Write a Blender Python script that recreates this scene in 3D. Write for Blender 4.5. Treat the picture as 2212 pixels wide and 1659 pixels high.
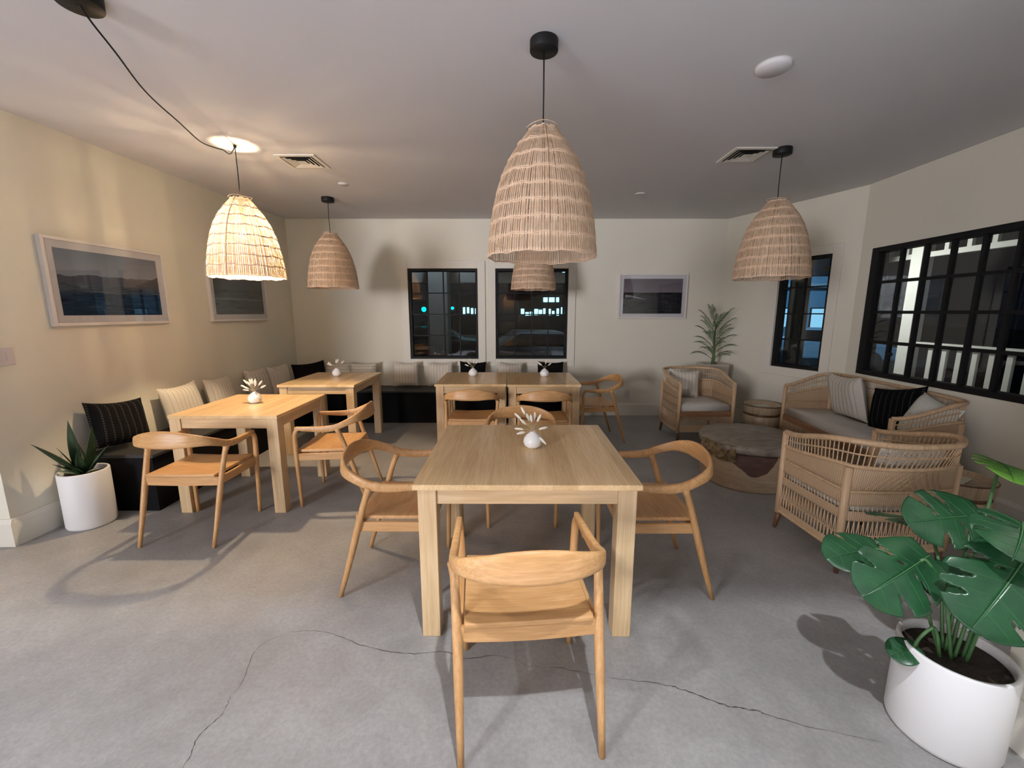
import bpy, math, random
from math import sin, cos, pi, radians, sqrt, atan2
from mathutils import Vector, Matrix
for o in list(bpy.data.objects): bpy.data.objects.remove(o)
S = bpy.context.scene
C = S.collection
R = random.Random(7)

# ------------------------------------------------------------ camera, world, lights, exposure
cam_d = bpy.data.cameras.new('camera'); cam = bpy.data.objects.new('camera', cam_d); C.objects.link(cam)
cam_d.sensor_width = 36.0; cam_d.lens = 36.0*900/2212; cam_d.clip_start = 0.05
cam.location = (0, 0, 1.5); cam.rotation_euler = (pi/2-math.atan(155/900), 0, 0)
S.camera = cam
S.view_settings.view_transform = 'Standard'; S.view_settings.look = 'None'
S.view_settings.gamma = 1; S.view_settings.use_curve_mapping = False
S.view_settings.exposure = 0.0
W = bpy.data.worlds.new('night'); S.world = W; W.use_nodes = True
W.node_tree.nodes['Background'].inputs[0].default_value = (0.35, 0.45, 0.8, 1)
W.node_tree.nodes['Background'].inputs[1].default_value = 0.006

def lamp(name, kind, loc, power, col, size=0.05, aim=None, spot=None, blend=0.3):
    d = bpy.data.lights.new(name, kind); d.energy = power; d.color = col
    if kind == 'AREA': d.shape = 'RECTANGLE'; d.size = size[0]; d.size_y = size[1]; d.spread = radians(spot or 180); spot = None
    else: d.shadow_soft_size = size
    if spot: d.spot_size = radians(spot); d.spot_blend = blend
    o = bpy.data.objects.new(name, d); C.objects.link(o); o.location = loc
    if aim: o.rotation_euler = (Vector(aim)-Vector(loc)).to_track_quat('-Z', 'Y').to_euler()
    return o
CEIL = 2.76; HY = 0.455; BACKCEIL = 3.62
# recessed downlights in the higher ceiling of the room behind the camera; fill lamps added after
lamp('downlight', 'SPOT', (0.33, 0.0, 3.58), 350, (0.92, 0.95, 1.0), 0.035, (0.33, 0.5, 0), 120, 0.5)
lamp('downlight_b', 'SPOT', (-2.0, -0.1, 3.58), 130, (0.85, 0.92, 1.0), 0.05, (-2.0, 0.4, 0), 120, 0.6)
lamp('downlight_c', 'SPOT', (2.6, 0.0, 3.58), 60, (0.85, 0.9, 1.0), 0.06, (2.2, 0.3, 0), 110, 0.7)
lamp('fill_light', 'AREA', (-5.15, -4.5, 1.9), 95, (0.97, 0.95, 1.0), (1.6, 1.8), (0.3, 6.0, 2.2), 76)  # added area fill, out of view, brightens the back wall and tables
lamp('bounce_fill', 'SPOT', (-1.2, -2.0, 3.58), 3600, (0.80, 0.84, 1.0), 0.05, (-1.2, -2.0, 0), 74, 0.3)  # added spot behind the camera; its floor bounce brightens the ceiling
lamp('bounce_fill_b', 'SPOT', (1.0, -2.2, 3.58), 1900, (0.76, 0.82, 1.0), 0.05, (1.0, -2.2, 0), 74, 0.3)  # second added bounce spot, weaker, towards the right of the ceiling
lamp('porch_light', 'SPOT', (3.95, 5.75, 2.0), 90, (1.0, 1.0, 0.93), 0.06, (5.3, 4.2, 1.2), 120, 0.4)
lamp('yard_light', 'SPOT', (9.0, 10.5, 4.5), 1500, (0.25, 0.62, 1.0), 0.2, (12.3, 18.0, 0.8), 62, 0.5)
lamp('street_light', 'SPOT', (-1.4, 7.6, 3.2), 22, (0.7, 0.85, 1.0), 0.1, (-1.3, 9.5, 1.2), 80, 0.6)
lamp('car_park_light', 'SPOT', (1.5, 11.0, 5.0), 60, (0.6, 0.8, 1.0), 0.1, (0.6, 14.5, 0.5), 100, 0.6)

# ------------------------------------------------------------ node helpers
def mat(name, base=(0.8, 0.8, 0.8), rough=0.6, metal=0.0, spec=0.5):
    m = bpy.data.materials.new(name); m.use_nodes = True
    b = m.node_tree.nodes['Principled BSDF']
    b.inputs['Base Color'].default_value = (*base, 1); b.inputs['Roughness'].default_value = rough
    b.inputs['Metallic'].default_value = metal; b.inputs['Specular IOR Level'].default_value = spec
    return m
def nd(m, t, **kw):
    n = m.node_tree.nodes.new(t)
    for k, v in kw.items():
        if k in n.inputs.keys(): n.inputs[k].default_value = v
        else: setattr(n, k, v)
    return n
def lk(m, a, b): m.node_tree.links.new(a, b)
def B(m): return m.node_tree.nodes['Principled BSDF']
def coords(m, scale=(1, 1, 1), kind='Object'):
    t = nd(m, 'ShaderNodeTexCoord'); mp = nd(m, 'ShaderNodeMapping'); mp.inputs['Scale'].default_value = scale
    lk(m, t.outputs[kind], mp.inputs[0]); return mp.outputs[0]
def noise(m, vec, scale, detail=4, rough=0.55, dist=0.0):
    n = nd(m, 'ShaderNodeTexNoise'); n.inputs['Scale'].default_value = scale; n.inputs['Detail'].default_value = detail
    n.inputs['Roughness'].default_value = rough; n.inputs['Distortion'].default_value = dist
    lk(m, vec, n.inputs['Vector']); return n.outputs['Fac']
def ramp(m, fac, stops):
    r = nd(m, 'ShaderNodeValToRGB'); e = r.color_ramp.elements
    while len(e) > len(stops): e.remove(e[-1])
    while len(e) < len(stops): e.new(0.5)
    for i, (p, c) in enumerate(stops): e[i].position = p; e[i].color = (*c, 1)
    lk(m, fac, r.inputs[0]); return r.outputs[0]
def mixc(m, fac, a, b, mode='MIX'):
    n = nd(m, 'ShaderNodeMix'); n.data_type = 'RGBA'; n.blend_type = mode
    for s, v in ((0, fac), (6, a), (7, b)):
        if hasattr(v, 'links'): lk(m, v, n.inputs[s])
        elif s == 0: n.inputs[0].default_value = v
        else: n.inputs[s].default_value = (*v, 1)
    return n.outputs[2]
def math_(m, op, a, b=None):
    n = nd(m, 'ShaderNodeMath'); n.operation = op
    for i, v in enumerate((a, b)):
        if v is None: continue
        if hasattr(v, 'links'): lk(m, v, n.inputs[i])
        else: n.inputs[i].default_value = v
    return n.outputs[0]
def bump(m, h, strength=0.2, dist=0.01):
    b = nd(m, 'ShaderNodeBump'); b.inputs['Strength'].default_value = strength; b.inputs['Distance'].default_value = dist
    lk(m, h, b.inputs['Height']); lk(m, b.outputs[0], B(m).inputs['Normal'])

# ------------------------------------------------------------ materials
def wood(name, c0, c1, c2, axis, rough=0.42, k=1.0):
    m = mat(name, c1, rough)
    sc = [16*k, 16*k, 16*k]; sc['xyz'.index(axis)] = 1.1*k
    v = coords(m, tuple(sc))
    n = noise(m, v, 1.6, 6, 0.62, 1.2)
    sc2 = [90*k, 90*k, 90*k]; sc2['xyz'.index(axis)] = 3*k
    v2 = coords(m, tuple(sc2)); n2 = noise(m, v2, 1.5, 3)
    col = ramp(m, n, [(0.28, c0), (0.5, c1), (0.72, c2)])
    f = ramp(m, n2, [(0.35, (0.86, 0.84, 0.80)), (0.62, (1, 1, 1))])
    lk(m, mixc(m, 1.0, col, f, 'MULTIPLY'), B(m).inputs['Base Color'])
    bump(m, n2, 0.12, 0.002)
    return m
OAK = dict((a, wood('oak_'+a, (0.50, 0.265, 0.10), (0.60, 0.335, 0.14), (0.67, 0.40, 0.185), a)) for a in 'xyz')
TBL = dict((a, wood('table_wood_'+a, (0.59, 0.40, 0.21), (0.67, 0.48, 0.275), (0.73, 0.545, 0.33), a, 0.33, 0.8)) for a in 'xyz')
TOPM = None
def plank_wood():
    m = mat('table_top_wood', (0.5, 0.33, 0.17), 0.26)
    t = nd(m, 'ShaderNodeTexCoord'); s = nd(m, 'ShaderNodeSeparateXYZ'); lk(m, t.outputs['Object'], s.inputs[0])
    pl = math_(m, 'FLOOR', math_(m, 'MULTIPLY', s.outputs[0], 9.0))
    w = nd(m, 'ShaderNodeTexWhiteNoise'); w.noise_dimensions = '1D'; lk(m, pl, w.inputs['W'])
    v = coords(m, (14, 1.0, 14)); n = noise(m, v, 1.7, 6, 0.6, 1.1)
    col = ramp(m, n, [(0.28, (0.70, 0.46, 0.235)), (0.5, (0.78, 0.545, 0.29)), (0.72, (0.83, 0.61, 0.345))])
    tint = ramp(m, w.outputs['Value'], [(0.0, (0.88, 0.87, 0.84)), (1.0, (1.06, 1.05, 1.04))])
    v2 = coords(m, (85, 3, 85)); n2 = noise(m, v2, 1.5, 3)
    f = ramp(m, n2, [(0.35, (0.88, 0.86, 0.82)), (0.62, (1, 1, 1))])
    c = mixc(m, 1.0, mixc(m, 1.0, col, tint, 'MULTIPLY'), f, 'MULTIPLY')
    lk(m, c, B(m).inputs['Base Color']); bump(m, n2, 0.08, 0.002); return m
TOPM = plank_wood()

def wallmat(name, c, r=0.85):
    m = mat(name, c, r); v = coords(m, (1, 1, 1), 'Object'); n = noise(m, v, 140, 3)
    n2 = noise(m, v, 1.3, 3)
    lk(m, ramp(m, n2, [(0.3, tuple(x*0.97 for x in c)), (0.7, c)]), B(m).inputs['Base Color'])
    bump(m, n, 0.05, 0.002); return m
WALL = wallmat('wall_paint', (0.72, 0.69, 0.59)); CEILM = wallmat('ceiling_paint', (0.66, 0.645, 0.65)); TRIM = wallmat('trim_paint', (0.72, 0.69, 0.61), 0.55)

def concrete():
    m = mat('polished_concrete', (0.36, 0.34, 0.32), 0.5)
    v = coords(m)
    a = noise(m, v, 0.9, 8, 0.6, 0.4); b = noise(m, v, 5.0, 8, 0.65, 0.5); c = noise(m, v, 55, 4, 0.7)
    base = ramp(m, a, [(0.3, (0.27, 0.26, 0.25)), (0.55, (0.34, 0.33, 0.32)), (0.75, (0.40, 0.39, 0.38))])
    f = ramp(m, b, [(0.3, (0.83, 0.83, 0.84)), (0.7, (1.08, 1.08, 1.08))])
    fn = ramp(m, c, [(0.35, (0.88, 0.88, 0.88)), (0.65, (1.06, 1.06, 1.06))])
    col = mixc(m, 1.0, mixc(m, 1.0, base, f, 'MULTIPLY'), fn, 'MULTIPLY')
    vo = nd(m, 'ShaderNodeTexVoronoi'); vo.inputs['Scale'].default_value = 75; lk(m, v, vo.inputs['Vector'])
    spk = ramp(m, vo.outputs['Distance'], [(0.0, (1, 1, 1)), (0.22, (0, 0, 0))])
    pat = ramp(m, noise(m, v, 1.7, 3), [(0.50, (0, 0, 0)), (0.62, (1, 1, 1))])
    k = math_(m, 'MULTIPLY', spk, math_(m, 'ADD', math_(m, 'MULTIPLY', pat, 0.6), 0.12))
    col = mixc(m, k, col, (0.20, 0.185, 0.17))
    ds = nd(m, 'ShaderNodeTexVoronoi'); ds.inputs['Scale'].default_value = 3.2; lk(m, v, ds.inputs['Vector'])
    spot = ramp(m, ds.outputs['Distance'], [(0.0, (1, 1, 1)), (0.025, (0, 0, 0))])
    col = mixc(m, math_(m, 'MULTIPLY', spot, 0.7), col, (0.06, 0.055, 0.05))
    lk(m, col, B(m).inputs['Base Color'])
    lk(m, ramp(m, b, [(0.3, (0.42,)*3), (0.7, (0.62,)*3)]), B(m).inputs['Roughness'])
    bump(m, c, 0.15, 0.003); return m
CONC = concrete()
BLACK = mat('black_metal', (0.008, 0.008, 0.009), 0.6, 0, .25); BLACKP = mat('black_canopy', (0.008, 0.008, 0.008), 0.55, 0, .3)
CRACK = mat('crack_dark', (0.07, 0.06, 0.055), 0.9)
BENCHM = mat('bench_black', (0.005, 0.005, 0.006), 0.7, 0, .12)
BENCHT = mat('bench_top_black', (0.03, 0.03, 0.03), 0.5, 0, .35)
DARKLEG = wood('dark_leg_wood', (0.08, 0.035, 0.018), (0.13, 0.06, 0.03), (0.18, 0.09, 0.045), 'z')
CANE = wood('cane_pole', (0.50, 0.33, 0.19), (0.60, 0.41, 0.25), (0.67, 0.49, 0.31), 'z', 0.45)
SEATRAIL = wood('seat_rail_brown', (0.22, 0.10, 0.05), (0.30, 0.15, 0.075), (0.36, 0.19, 0.10), 'x')
def weave(name, c0, c1, sx, sz):
    m = mat(name, c1, 0.6); t = nd(m, 'ShaderNodeTexCoord'); s = nd(m, 'ShaderNodeSeparateXYZ'); lk(m, t.outputs['UV'], s.inputs[0])
    a = math_(m, 'ABSOLUTE', math_(m, 'SINE', math_(m, 'MULTIPLY', s.outputs[0], sx)))
    b = math_(m, 'ABSOLUTE', math_(m, 'SINE', math_(m, 'MULTIPLY', s.outputs[1], sz)))
    h = math_(m, 'ADD', math_(m, 'MULTIPLY', a, .75), math_(m, 'MULTIPLY', b, .25))
    lk(m, ramp(m, h, [(0.12, c0), (0.55, c1)]), B(m).inputs['Base Color']); bump(m, h, 0.5, 0.003); return m
WEAVE = weave('cane_weave', (0.20, 0.12, 0.065), (0.55, 0.385, 0.24), pi/0.0105, pi/0.006)
CUSH = mat('cream_canvas', (0.62, 0.59, 0.54), 0.9); bump(CUSH, noise(CUSH, coords(CUSH), 300, 2), 0.2, 0.002)
def stripes(name, base, dark, axis, freq, amt, dots=True, base2=None):
    m = mat(name, base, 0.95); t = nd(m, 'ShaderNodeTexCoord'); s = nd(m, 'ShaderNodeSeparateXYZ'); lk(m, t.outputs['Object'], s.inputs[0])
    u = s.outputs[0 if axis == 'x' else 2]; w = s.outputs[2 if axis == 'x' else 0]
    nz = noise(m, t.outputs['Object'], 9, 2)
    a = math_(m, 'SINE', math_(m, 'ADD', math_(m, 'MULTIPLY', u, freq), math_(m, 'MULTIPLY', nz, 1.5)))
    line = ramp(m, a, [(0.72, (0, 0, 0)), (0.95, (1, 1, 1))])
    if dots:
        d = ramp(m, math_(m, 'SINE', math_(m, 'MULTIPLY', w, 330.0)), [(0.3, (0.15,)*3), (0.6, (1, 1, 1))])
        line = math_(m, 'MULTIPLY', line, d)
    col = mixc(m, math_(m, 'MULTIPLY', line, amt), base, dark)
    lk(m, col, B(m).inputs['Base Color'])
    h = math_(m, 'ADD', math_(m, 'MULTIPLY', a, -0.4), noise(m, t.outputs['Object'], 160, 3))
    bump(m, h, 0.6, 0.006); return m
STR = stripes('striped_cream', (0.64, 0.59, 0.51), (0.24, 0.19, 0.15), 'x', 150, 0.75)
STRH = stripes('striped_cream_cross', (0.60, 0.55, 0.46), (0.26, 0.21, 0.15), 'z', 140, 0.6, False)
STRV = stripes('banded_cream', (0.60, 0.56, 0.50), (0.36, 0.31, 0.27), 'x', 125, 0.7, False)
BLKC = stripes('black_knit', (0.004, 0.004, 0.0045), (0.11, 0.11, 0.105), 'x', 130, 0.45); B(BLKC).inputs['Specular IOR Level'].default_value = .1
PLAINB = mat('black_cotton', (0.006, 0.0055, 0.006), 0.95, 0, .1)
WHC = mat('white_fleece', (0.66, 0.66, 0.60), 1.0); bump(WHC, noise(WHC, coords(WHC), 70, 3), 0.8, 0.01)
POTM = mat('matte_white_pot', (0.74, 0.73, 0.73), 0.55); bump(POTM, noise(POTM, coords(POTM), 90, 4), 0.06, 0.002)
PLANTB = mat('planter_beige', (0.50, 0.45, 0.38), 0.8)
SOIL = mat('soil', (0.045, 0.03, 0.022), 1.0); bump(SOIL, noise(SOIL, coords(SOIL), 60, 5), 1.0, 0.02)
VASEM = mat('white_ceramic', (0.88, 0.88, 0.87), 0.28)
GRASSM = mat('dried_white_grass', (0.83, 0.78, 0.68), 1.0); STEMM = mat('dried_stem_straw', (0.55, 0.45, 0.28), 0.9)
FRAMEW = mat('white_frame', (0.70, 0.66, 0.63), 0.4); MATB = mat('picture_mount', (0.74, 0.67, 0.69), 0.7)
PLATE = mat('switch_plate_plastic', (0.62, 0.57, 0.57), 0.4)
def glass():
    m = bpy.data.materials.new('window_glass'); m.use_nodes = True; nt = m.node_tree; nt.nodes.clear()
    o = nt.nodes.new('ShaderNodeOutputMaterial'); mx = nt.nodes.new('ShaderNodeMixShader'); tr = nt.nodes.new('ShaderNodeBsdfTransparent')
    gl = nt.nodes.new('ShaderNodeBsdfGlossy'); gl.inputs['Roughness'].default_value = 0.01; fr = nt.nodes.new('ShaderNodeFresnel'); fr.inputs[0].default_value = 1.5; ge = nt.nodes.new('ShaderNodeNewGeometry'); ma = nt.nodes.new('ShaderNodeMapRange'); ma.inputs[3].default_value = 1.5; ma.inputs[4].default_value = 1/1.5; nt.links.new(ge.outputs['Backfacing'], ma.inputs[0]); nt.links.new(ma.outputs[0], fr.inputs[0])
    tr.inputs[0].default_value = (0.93, 0.95, 0.95, 1)
    nt.links.new(fr.outputs[0], mx.inputs[0]); nt.links.new(tr.outputs[0], mx.inputs[1]); nt.links.new(gl.outputs[0], mx.inputs[2]); nt.links.new(mx.outputs[0], o.inputs[0]); return m
GLASS = glass()
def emis(name, c, s):
    m = mat(name, c, 0.6); B(m).inputs['Emission Color'].default_value = (*c, 1); B(m).inputs['Emission Strength'].default_value = s; return m
BULB = emis('bulb_lit', (1.0, 0.79, 0.50), 3100.0)
BULBOFF = mat('bulb_glass_off', (0.7, 0.68, 0.62), 0.15)
def reedmat():
    m = mat('reed', (0.58, 0.40, 0.26), 0.65)
    v = coords(m, (60, 60, 9)); n = noise(m, v, 1.5, 4)
    col = ramp(m, n, [(0.3, (0.56, 0.38, 0.24)), (0.55, (0.71, 0.52, 0.36)), (0.75, (0.80, 0.62, 0.45))])
    tc = nd(m, 'ShaderNodeTexCoord'); sp = nd(m, 'ShaderNodeSeparateXYZ'); lk(m, tc.outputs['Object'], sp.inputs[0])
    zz = math_(m, 'ADD', math_(m, 'MULTIPLY', sp.outputs[2], 8/.595), math_(m, 'MULTIPLY', noise(m, coords(m, (9, 9, 3)), 1.0, 2), .35))
    bnd = math_(m, 'ABSOLUTE', math_(m, 'SUBTRACT', math_(m, 'FRACT', math_(m, 'ADD', zz, 16.3)), .5))
    col = mixc(m, 1.0, col, ramp(m, bnd, [(0.05, (1.12, 1.12, 1.12)), (0.22, (0.82, 0.79, 0.76))]), 'MULTIPLY')
    lk(m, col, B(m).inputs['Base Color'])
    nt = m.node_tree; o = nt.nodes['Material Output']; mx = nd(m, 'ShaderNodeMixShader'); tl = nd(m, 'ShaderNodeBsdfTranslucent')
    lk(m, col, tl.inputs[0]); mx.inputs[0].default_value = 0.04
    lk(m, B(m).outputs[0], mx.inputs[1]); lk(m, tl.outputs[0], mx.inputs[2]); lk(m, mx.outputs[0], o.inputs[0]); return m
REED = reedmat(); TWINE = mat('reed_twine', (0.70, 0.51, 0.36), 0.8)
def leafmat(name, c0, c1, rough=0.32):
    m = mat(name, c1, rough); n = noise(m, coords(m), 12, 4)
    lk(m, ramp(m, n, [(0.3, c0), (0.7, c1)]), B(m).inputs['Base Color'])
    nt = m.node_tree; o = nt.nodes['Material Output']; mx = nd(m, 'ShaderNodeMixShader'); tl = nd(m, 'ShaderNodeBsdfTranslucent')
    tl.inputs[0].default_value = (*[x*1.4 for x in c1], 1); mx.inputs[0].default_value = 0.12
    lk(m, B(m).outputs[0], mx.inputs[1]); lk(m, tl.outputs[0], mx.inputs[2]); lk(m, mx.outputs[0], o.inputs[0]); return m
LEAF = leafmat('monstera_leaf', (0.012, 0.055, 0.022), (0.024, 0.10, 0.038), 0.26); LEAFY = leafmat('monstera_leaf_young', (0.10, 0.27, 0.035), (0.19, 0.42, 0.06))
VEIN = mat('leaf_vein', (0.045, 0.15, 0.05), 0.45); PSTEM = mat('petiole_green', (0.06, 0.15, 0.05), 0.5)
ALOE = leafmat('aloe_leaf', (0.012, 0.03, 0.012), (0.03, 0.065, 0.022), 0.5); ALOEP = leafmat('aloe_leaf_pale', (0.16, 0.19, 0.09), (0.24, 0.27, 0.14), 0.5)
PALM = leafmat('palm_leaf', (0.03, 0.08, 0.025), (0.06, 0.15, 0.045), 0.45); PALMS = mat('palm_stem', (0.10, 0.15, 0.05), 0.7)

# ------------------------------------------------------------ mesh builder
class MB:
    def __init__(s): s.v = []; s.f = []; s.uv = None
    def quad(s, a, b, c, d):
        n = len(s.v); s.v += [tuple(a), tuple(b), tuple(c), tuple(d)]; s.f.append((n, n+1, n+2, n+3)); return s
    def box(s, x0, x1, y0, y1, z0, z1):
        n = len(s.v)
        s.v += [(x0, y0, z0), (x1, y0, z0), (x1, y1, z0), (x0, y1, z0), (x0, y0, z1), (x1, y0, z1), (x1, y1, z1), (x0, y1, z1)]
        s.f += [(n, n+3, n+2, n+1), (n+4, n+5, n+6, n+7), (n, n+1, n+5, n+4), (n+1, n+2, n+6, n+5), (n+2, n+3, n+7, n+6), (n+3, n, n+4, n+7)]; return s
    def obox(s, p, q, w, h, up=(0, 0, 1)):
        p, q = Vector(p), Vector(q); d = (q-p).normalized(); u = Vector(up)
        r = d.cross(u).normalized()*w/2; u = r.cross(d).normalized()*h/2; n = len(s.v)
        for e in (p, q): s.v += [tuple(e-r-u), tuple(e+r-u), tuple(e+r+u), tuple(e-r+u)]
        s.f += [(n, n+3, n+2, n+1), (n+4, n+5, n+6, n+7), (n, n+1, n+5, n+4), (n+1, n+2, n+6, n+5), (n+2, n+3, n+7, n+6), (n+3, n, n+4, n+7)]; return s
    def lathe(s, prof, seg=32, c=(0, 0, 0), cap=True):
        n = len(s.v); k = len(prof)
        for r, z in prof:
            for i in range(seg):
                a = 2*pi*i/seg; s.v.append((c[0]+r*cos(a), c[1]+r*sin(a), c[2]+z))
        for j in range(k-1):
            for i in range(seg):
                i2 = (i+1) % seg; s.f.append((n+j*seg+i, n+j*seg+i2, n+(j+1)*seg+i2, n+(j+1)*seg+i))
        if cap:
            s.f.append(tuple(n+i for i in reversed(range(seg)))); s.f.append(tuple(n+(k-1)*seg+i for i in range(seg)))
        return s
    def tube(s, pts, rad, seg=8, closed=False, cap=True, sx=1.0):
        pts = [Vector(p) for p in pts]; m = len(pts); n = len(s.v)
        if not hasattr(rad, '__len__'): rad = [rad]*m
        ref = None
        for i, p in enumerate(pts):
            if closed: d = pts[(i+1) % m]-pts[i-1]
            else: d = pts[min(i+1, m-1)]-pts[max(i-1, 0)]
            d = d.normalized()
            if ref is None: ref = d.orthogonal().normalized() if abs(d.z) > .9 else Vector((0, 0, 1))
            a = (ref-d*ref.dot(d)).normalized(); b = d.cross(a); ref = a
            for j in range(seg):
                t = 2*pi*j/seg; s.v.append(tuple(p+(a*cos(t)*sx+b*sin(t))*rad[i]))
        for i in range(m if closed else m-1):
            i2 = (i+1) % m
            for j in range(seg):
                j2 = (j+1) % seg; s.f.append((n+i*seg+j, n+i*seg+j2, n+i2*seg+j2, n+i2*seg+j))
        if cap and not closed:
            s.f.append(tuple(n+j for j in reversed(range(seg)))); s.f.append(tuple(n+(m-1)*seg+j for j in range(seg)))
        return s
    def sweep(s, secs):           # list of equal-length vertex rings
        n = len(s.v); k = len(secs[0]); m = len(secs)
        for r in secs: s.v += [tuple(p) for p in r]
        for i in range(m-1):
            for j in range(k):
                j2 = (j+1) % k; s.f.append((n+i*k+j, n+i*k+j2, n+(i+1)*k+j2, n+(i+1)*k+j))
        s.f.append(tuple(n+j for j in reversed(range(k)))); s.f.append(tuple(n+(m-1)*k+j for j in range(k))); return s
    def grid(s, P, closed=False):  # P[i][j]
        n = len(s.v); a = len(P); b = len(P[0])
        for r in P: s.v += [tuple(p) for p in r]
        for i in range(a-1):
            for j in range(b-1 if not closed else b):
                j2 = (j+1) % b; s.f.append((n+i*b+j, n+i*b+j2, n+(i+1)*b+j2, n+(i+1)*b+j))
        return s
    def build(s, name, m, parent=None, smooth=False, bevel=0, solid=0, sub=0):
        me = bpy.data.meshes.new(name); me.from_pydata(s.v, [], s.f); me.update()
        if s.uv:
            ul = me.uv_layers.new(name='UVMap')
            for l in me.loops: ul.data[l.index].uv = s.uv[l.vertex_index]
        me.materials.append(m)
        if smooth:
            for p in me.polygons: p.use_smooth = True
        o = bpy.data.objects.new(name, me); C.objects.link(o)
        if parent: o.parent = parent
        if solid: q = o.modifiers.new('solid', 'SOLIDIFY'); q.thickness = solid; q.offset = 0
        if bevel:
            q = o.modifiers.new('bevel', 'BEVEL'); q.width = bevel; q.segments = 2; q.limit_method = 'ANGLE'; q.angle_limit = radians(40)
        if sub: q = o.modifiers.new('sub', 'SUBSURF'); q.levels = sub; q.render_levels = sub
        return o
def tag(o, label, cat, group=None, kind=None):
    if label: o['label'] = label
    if cat: o['category'] = cat
    if group: o['group'] = group
    if kind: o['kind'] = kind
    return o
def thing(name, label, cat, loc=(0, 0, 0), rz=0, group=None):
    o = bpy.data.objects.new(name, None); o.empty_display_size = 0.1; C.objects.link(o)
    o.location = loc; o.rotation_euler = (0, 0, rz); return tag(o, label, cat, group)
def struct(o): o['kind'] = 'structure'; return o
def kids(o): return list(o.children)
def dup(root, loc, rz, label, group=None, rot=None, scale=None):
    def cp(o, par):
        c = o.copy(); C.objects.link(c)
        if par: c.parent = par
        for ch in kids(o): cp(ch, c)
        return c
    r = cp(root, None); r.location = loc; r.rotation_euler = rot or (0, 0, rz); r['label'] = label
    if scale: r.scale = scale
    if group: r['group'] = group
    elif 'group' in r.keys(): del r['group']
    return r
def cr(P, n):
    """catmull-rom through tuples"""
    out = []; P = [tuple(p) for p in P]; Q = [P[0]]+P+[P[-1]]
    for i in range(1, len(Q)-2):
        for k in range(n):
            t = k/n; out.append(tuple(0.5*((2*b)+(-a+c)*t+(2*a-5*b+4*c-d)*t*t+(-a+3*b-3*c+d)*t**3) for a, b, c, d in zip(Q[i-1], Q[i], Q[i+1], Q[i+2])))
    out.append(P[-1]); return out

# ------------------------------------------------------------ room shell
A0 = (-3.235, 2.5); B0 = (-3.11, 6.0); D0 = (2.97, 6.0); E0 = (3.59, 4.45); F0 = (3.42, 0.5); RXB = 3.42
def wall(name, p, q, z0, z1, holes=(), th=0.14, m=None):
    """p->q with the room on the right-hand side of p->q reversed; th goes away from room"""
    p, q = Vector((*p, 0)), Vector((*q, 0)); L = (q-p).length; d = (q-p)/L; nrm = Vector((-d.y, d.x, 0))
    xs = sorted({0, L, *[h[0] for h in holes], *[h[1] for h in holes]}); zs = sorted({z0, z1, *[h[2] for h in holes], *[h[3] for h in holes]})
    mb = MB()
    def P(s, z, t): return tuple(p+d*s+nrm*t+Vector((0, 0, z)))
    def solid(i, j):
        if i < 0 or j < 0 or i >= len(xs)-1 or j >= len(zs)-1: return False
        cx = (xs[i]+xs[i+1])/2; cz = (zs[j]+zs[j+1])/2
        return not any(h[0] < cx < h[1] and h[2] < cz < h[3] for h in holes)
    for i in range(len(xs)-1):
        for j in range(len(zs)-1):
            if not solid(i, j): continue
            a, b, c, e = xs[i], xs[i+1], zs[j], zs[j+1]
            mb.quad(P(a, c, 0), P(b, c, 0), P(b, e, 0), P(a, e, 0)); mb.quad(P(b, c, th), P(a, c, th), P(a, e, th), P(b, e, th))
            if not solid(i-1, j): mb.quad(P(a, c, th), P(a, c, 0), P(a, e, 0), P(a, e, th))
            if not solid(i+1, j): mb.quad(P(b, c, 0), P(b, c, th), P(b, e, th), P(b, e, 0))
            if not solid(i, j-1): mb.quad(P(a, c, 0), P(a, c, th), P(b, c, th), P(b, c, 0))
            if not solid(i, j+1): mb.quad(P(a, e, th), P(a, e, 0), P(b, e, 0), P(b, e, th))
    o = mb.build(name, m or WALL); struct(o)
    return o, (p, d, -nrm)     # frame: origin, along, into the room
LX = -6.2; RY = -7.5
Lr = sqrt((E0[0]-D0[0])**2+(E0[1]-D0[1])**2)
dg = Vector((D0[0]-E0[0], D0[1]-E0[1], 0))/Lr
# holes are given along p->q.  Walls run so that the room lies on the -normal side.
W1 = (-1.459, -0.482, 0.837, 2.101); W2 = (-0.232, 0.79, 0.837, 2.101)
# back wall: p=B0 -> q=D0 (along +x, normal +y away from room)
back, FB = wall('wall_back', B0, D0, 0, CEIL, [(W1[0]-B0[0], W1[1]-B0[0], W1[2], W1[3]), (W2[0]-B0[0], W2[1]-B0[0], W2[2], W2[3])])
left, FL = wall('wall_left', A0, B0, 0, CEIL)
DH = (0.815, 1.405, 0.835, 2.13)
diagw, FD = wall('wall_corner', D0, E0, 0, CEIL, [DH])
RH = (0.13, 2.64, 0.875, 2.125)
right, FR = wall('wall_right', E0, F0, 0, BACKCEIL, [RH])
wall('wall_entry', (LX, 2.5), A0, 0, CEIL)
wall('wall_right.001', F0, (RXB, RY), 0, BACKCEIL)
wall('wall_front', (RXB, RY), (LX, RY), 0, BACKCEIL)
wall('wall_left.001', (LX, RY), (LX, 2.5), 0, BACKCEIL)
pier = MB().box(1.76, 2.12, .58, 1.29, 0, CEIL).build('wall_pier', WALL); struct(pier)
hd = MB().box(LX, RXB+0.02, HY, HY+0.12, CEIL+0.1, BACKCEIL+0.1).build('wall_header', WALL); struct(hd)
fl = MB().box(LX-0.2, 3.7, RY-0.2, 6.1, -0.1, 0).build('floor', CONC); struct(fl)
ce = MB().box(LX-0.2, 3.8, HY, 6.14, CEIL, CEIL+0.1).build('ceiling', CEILM); struct(ce)
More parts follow.
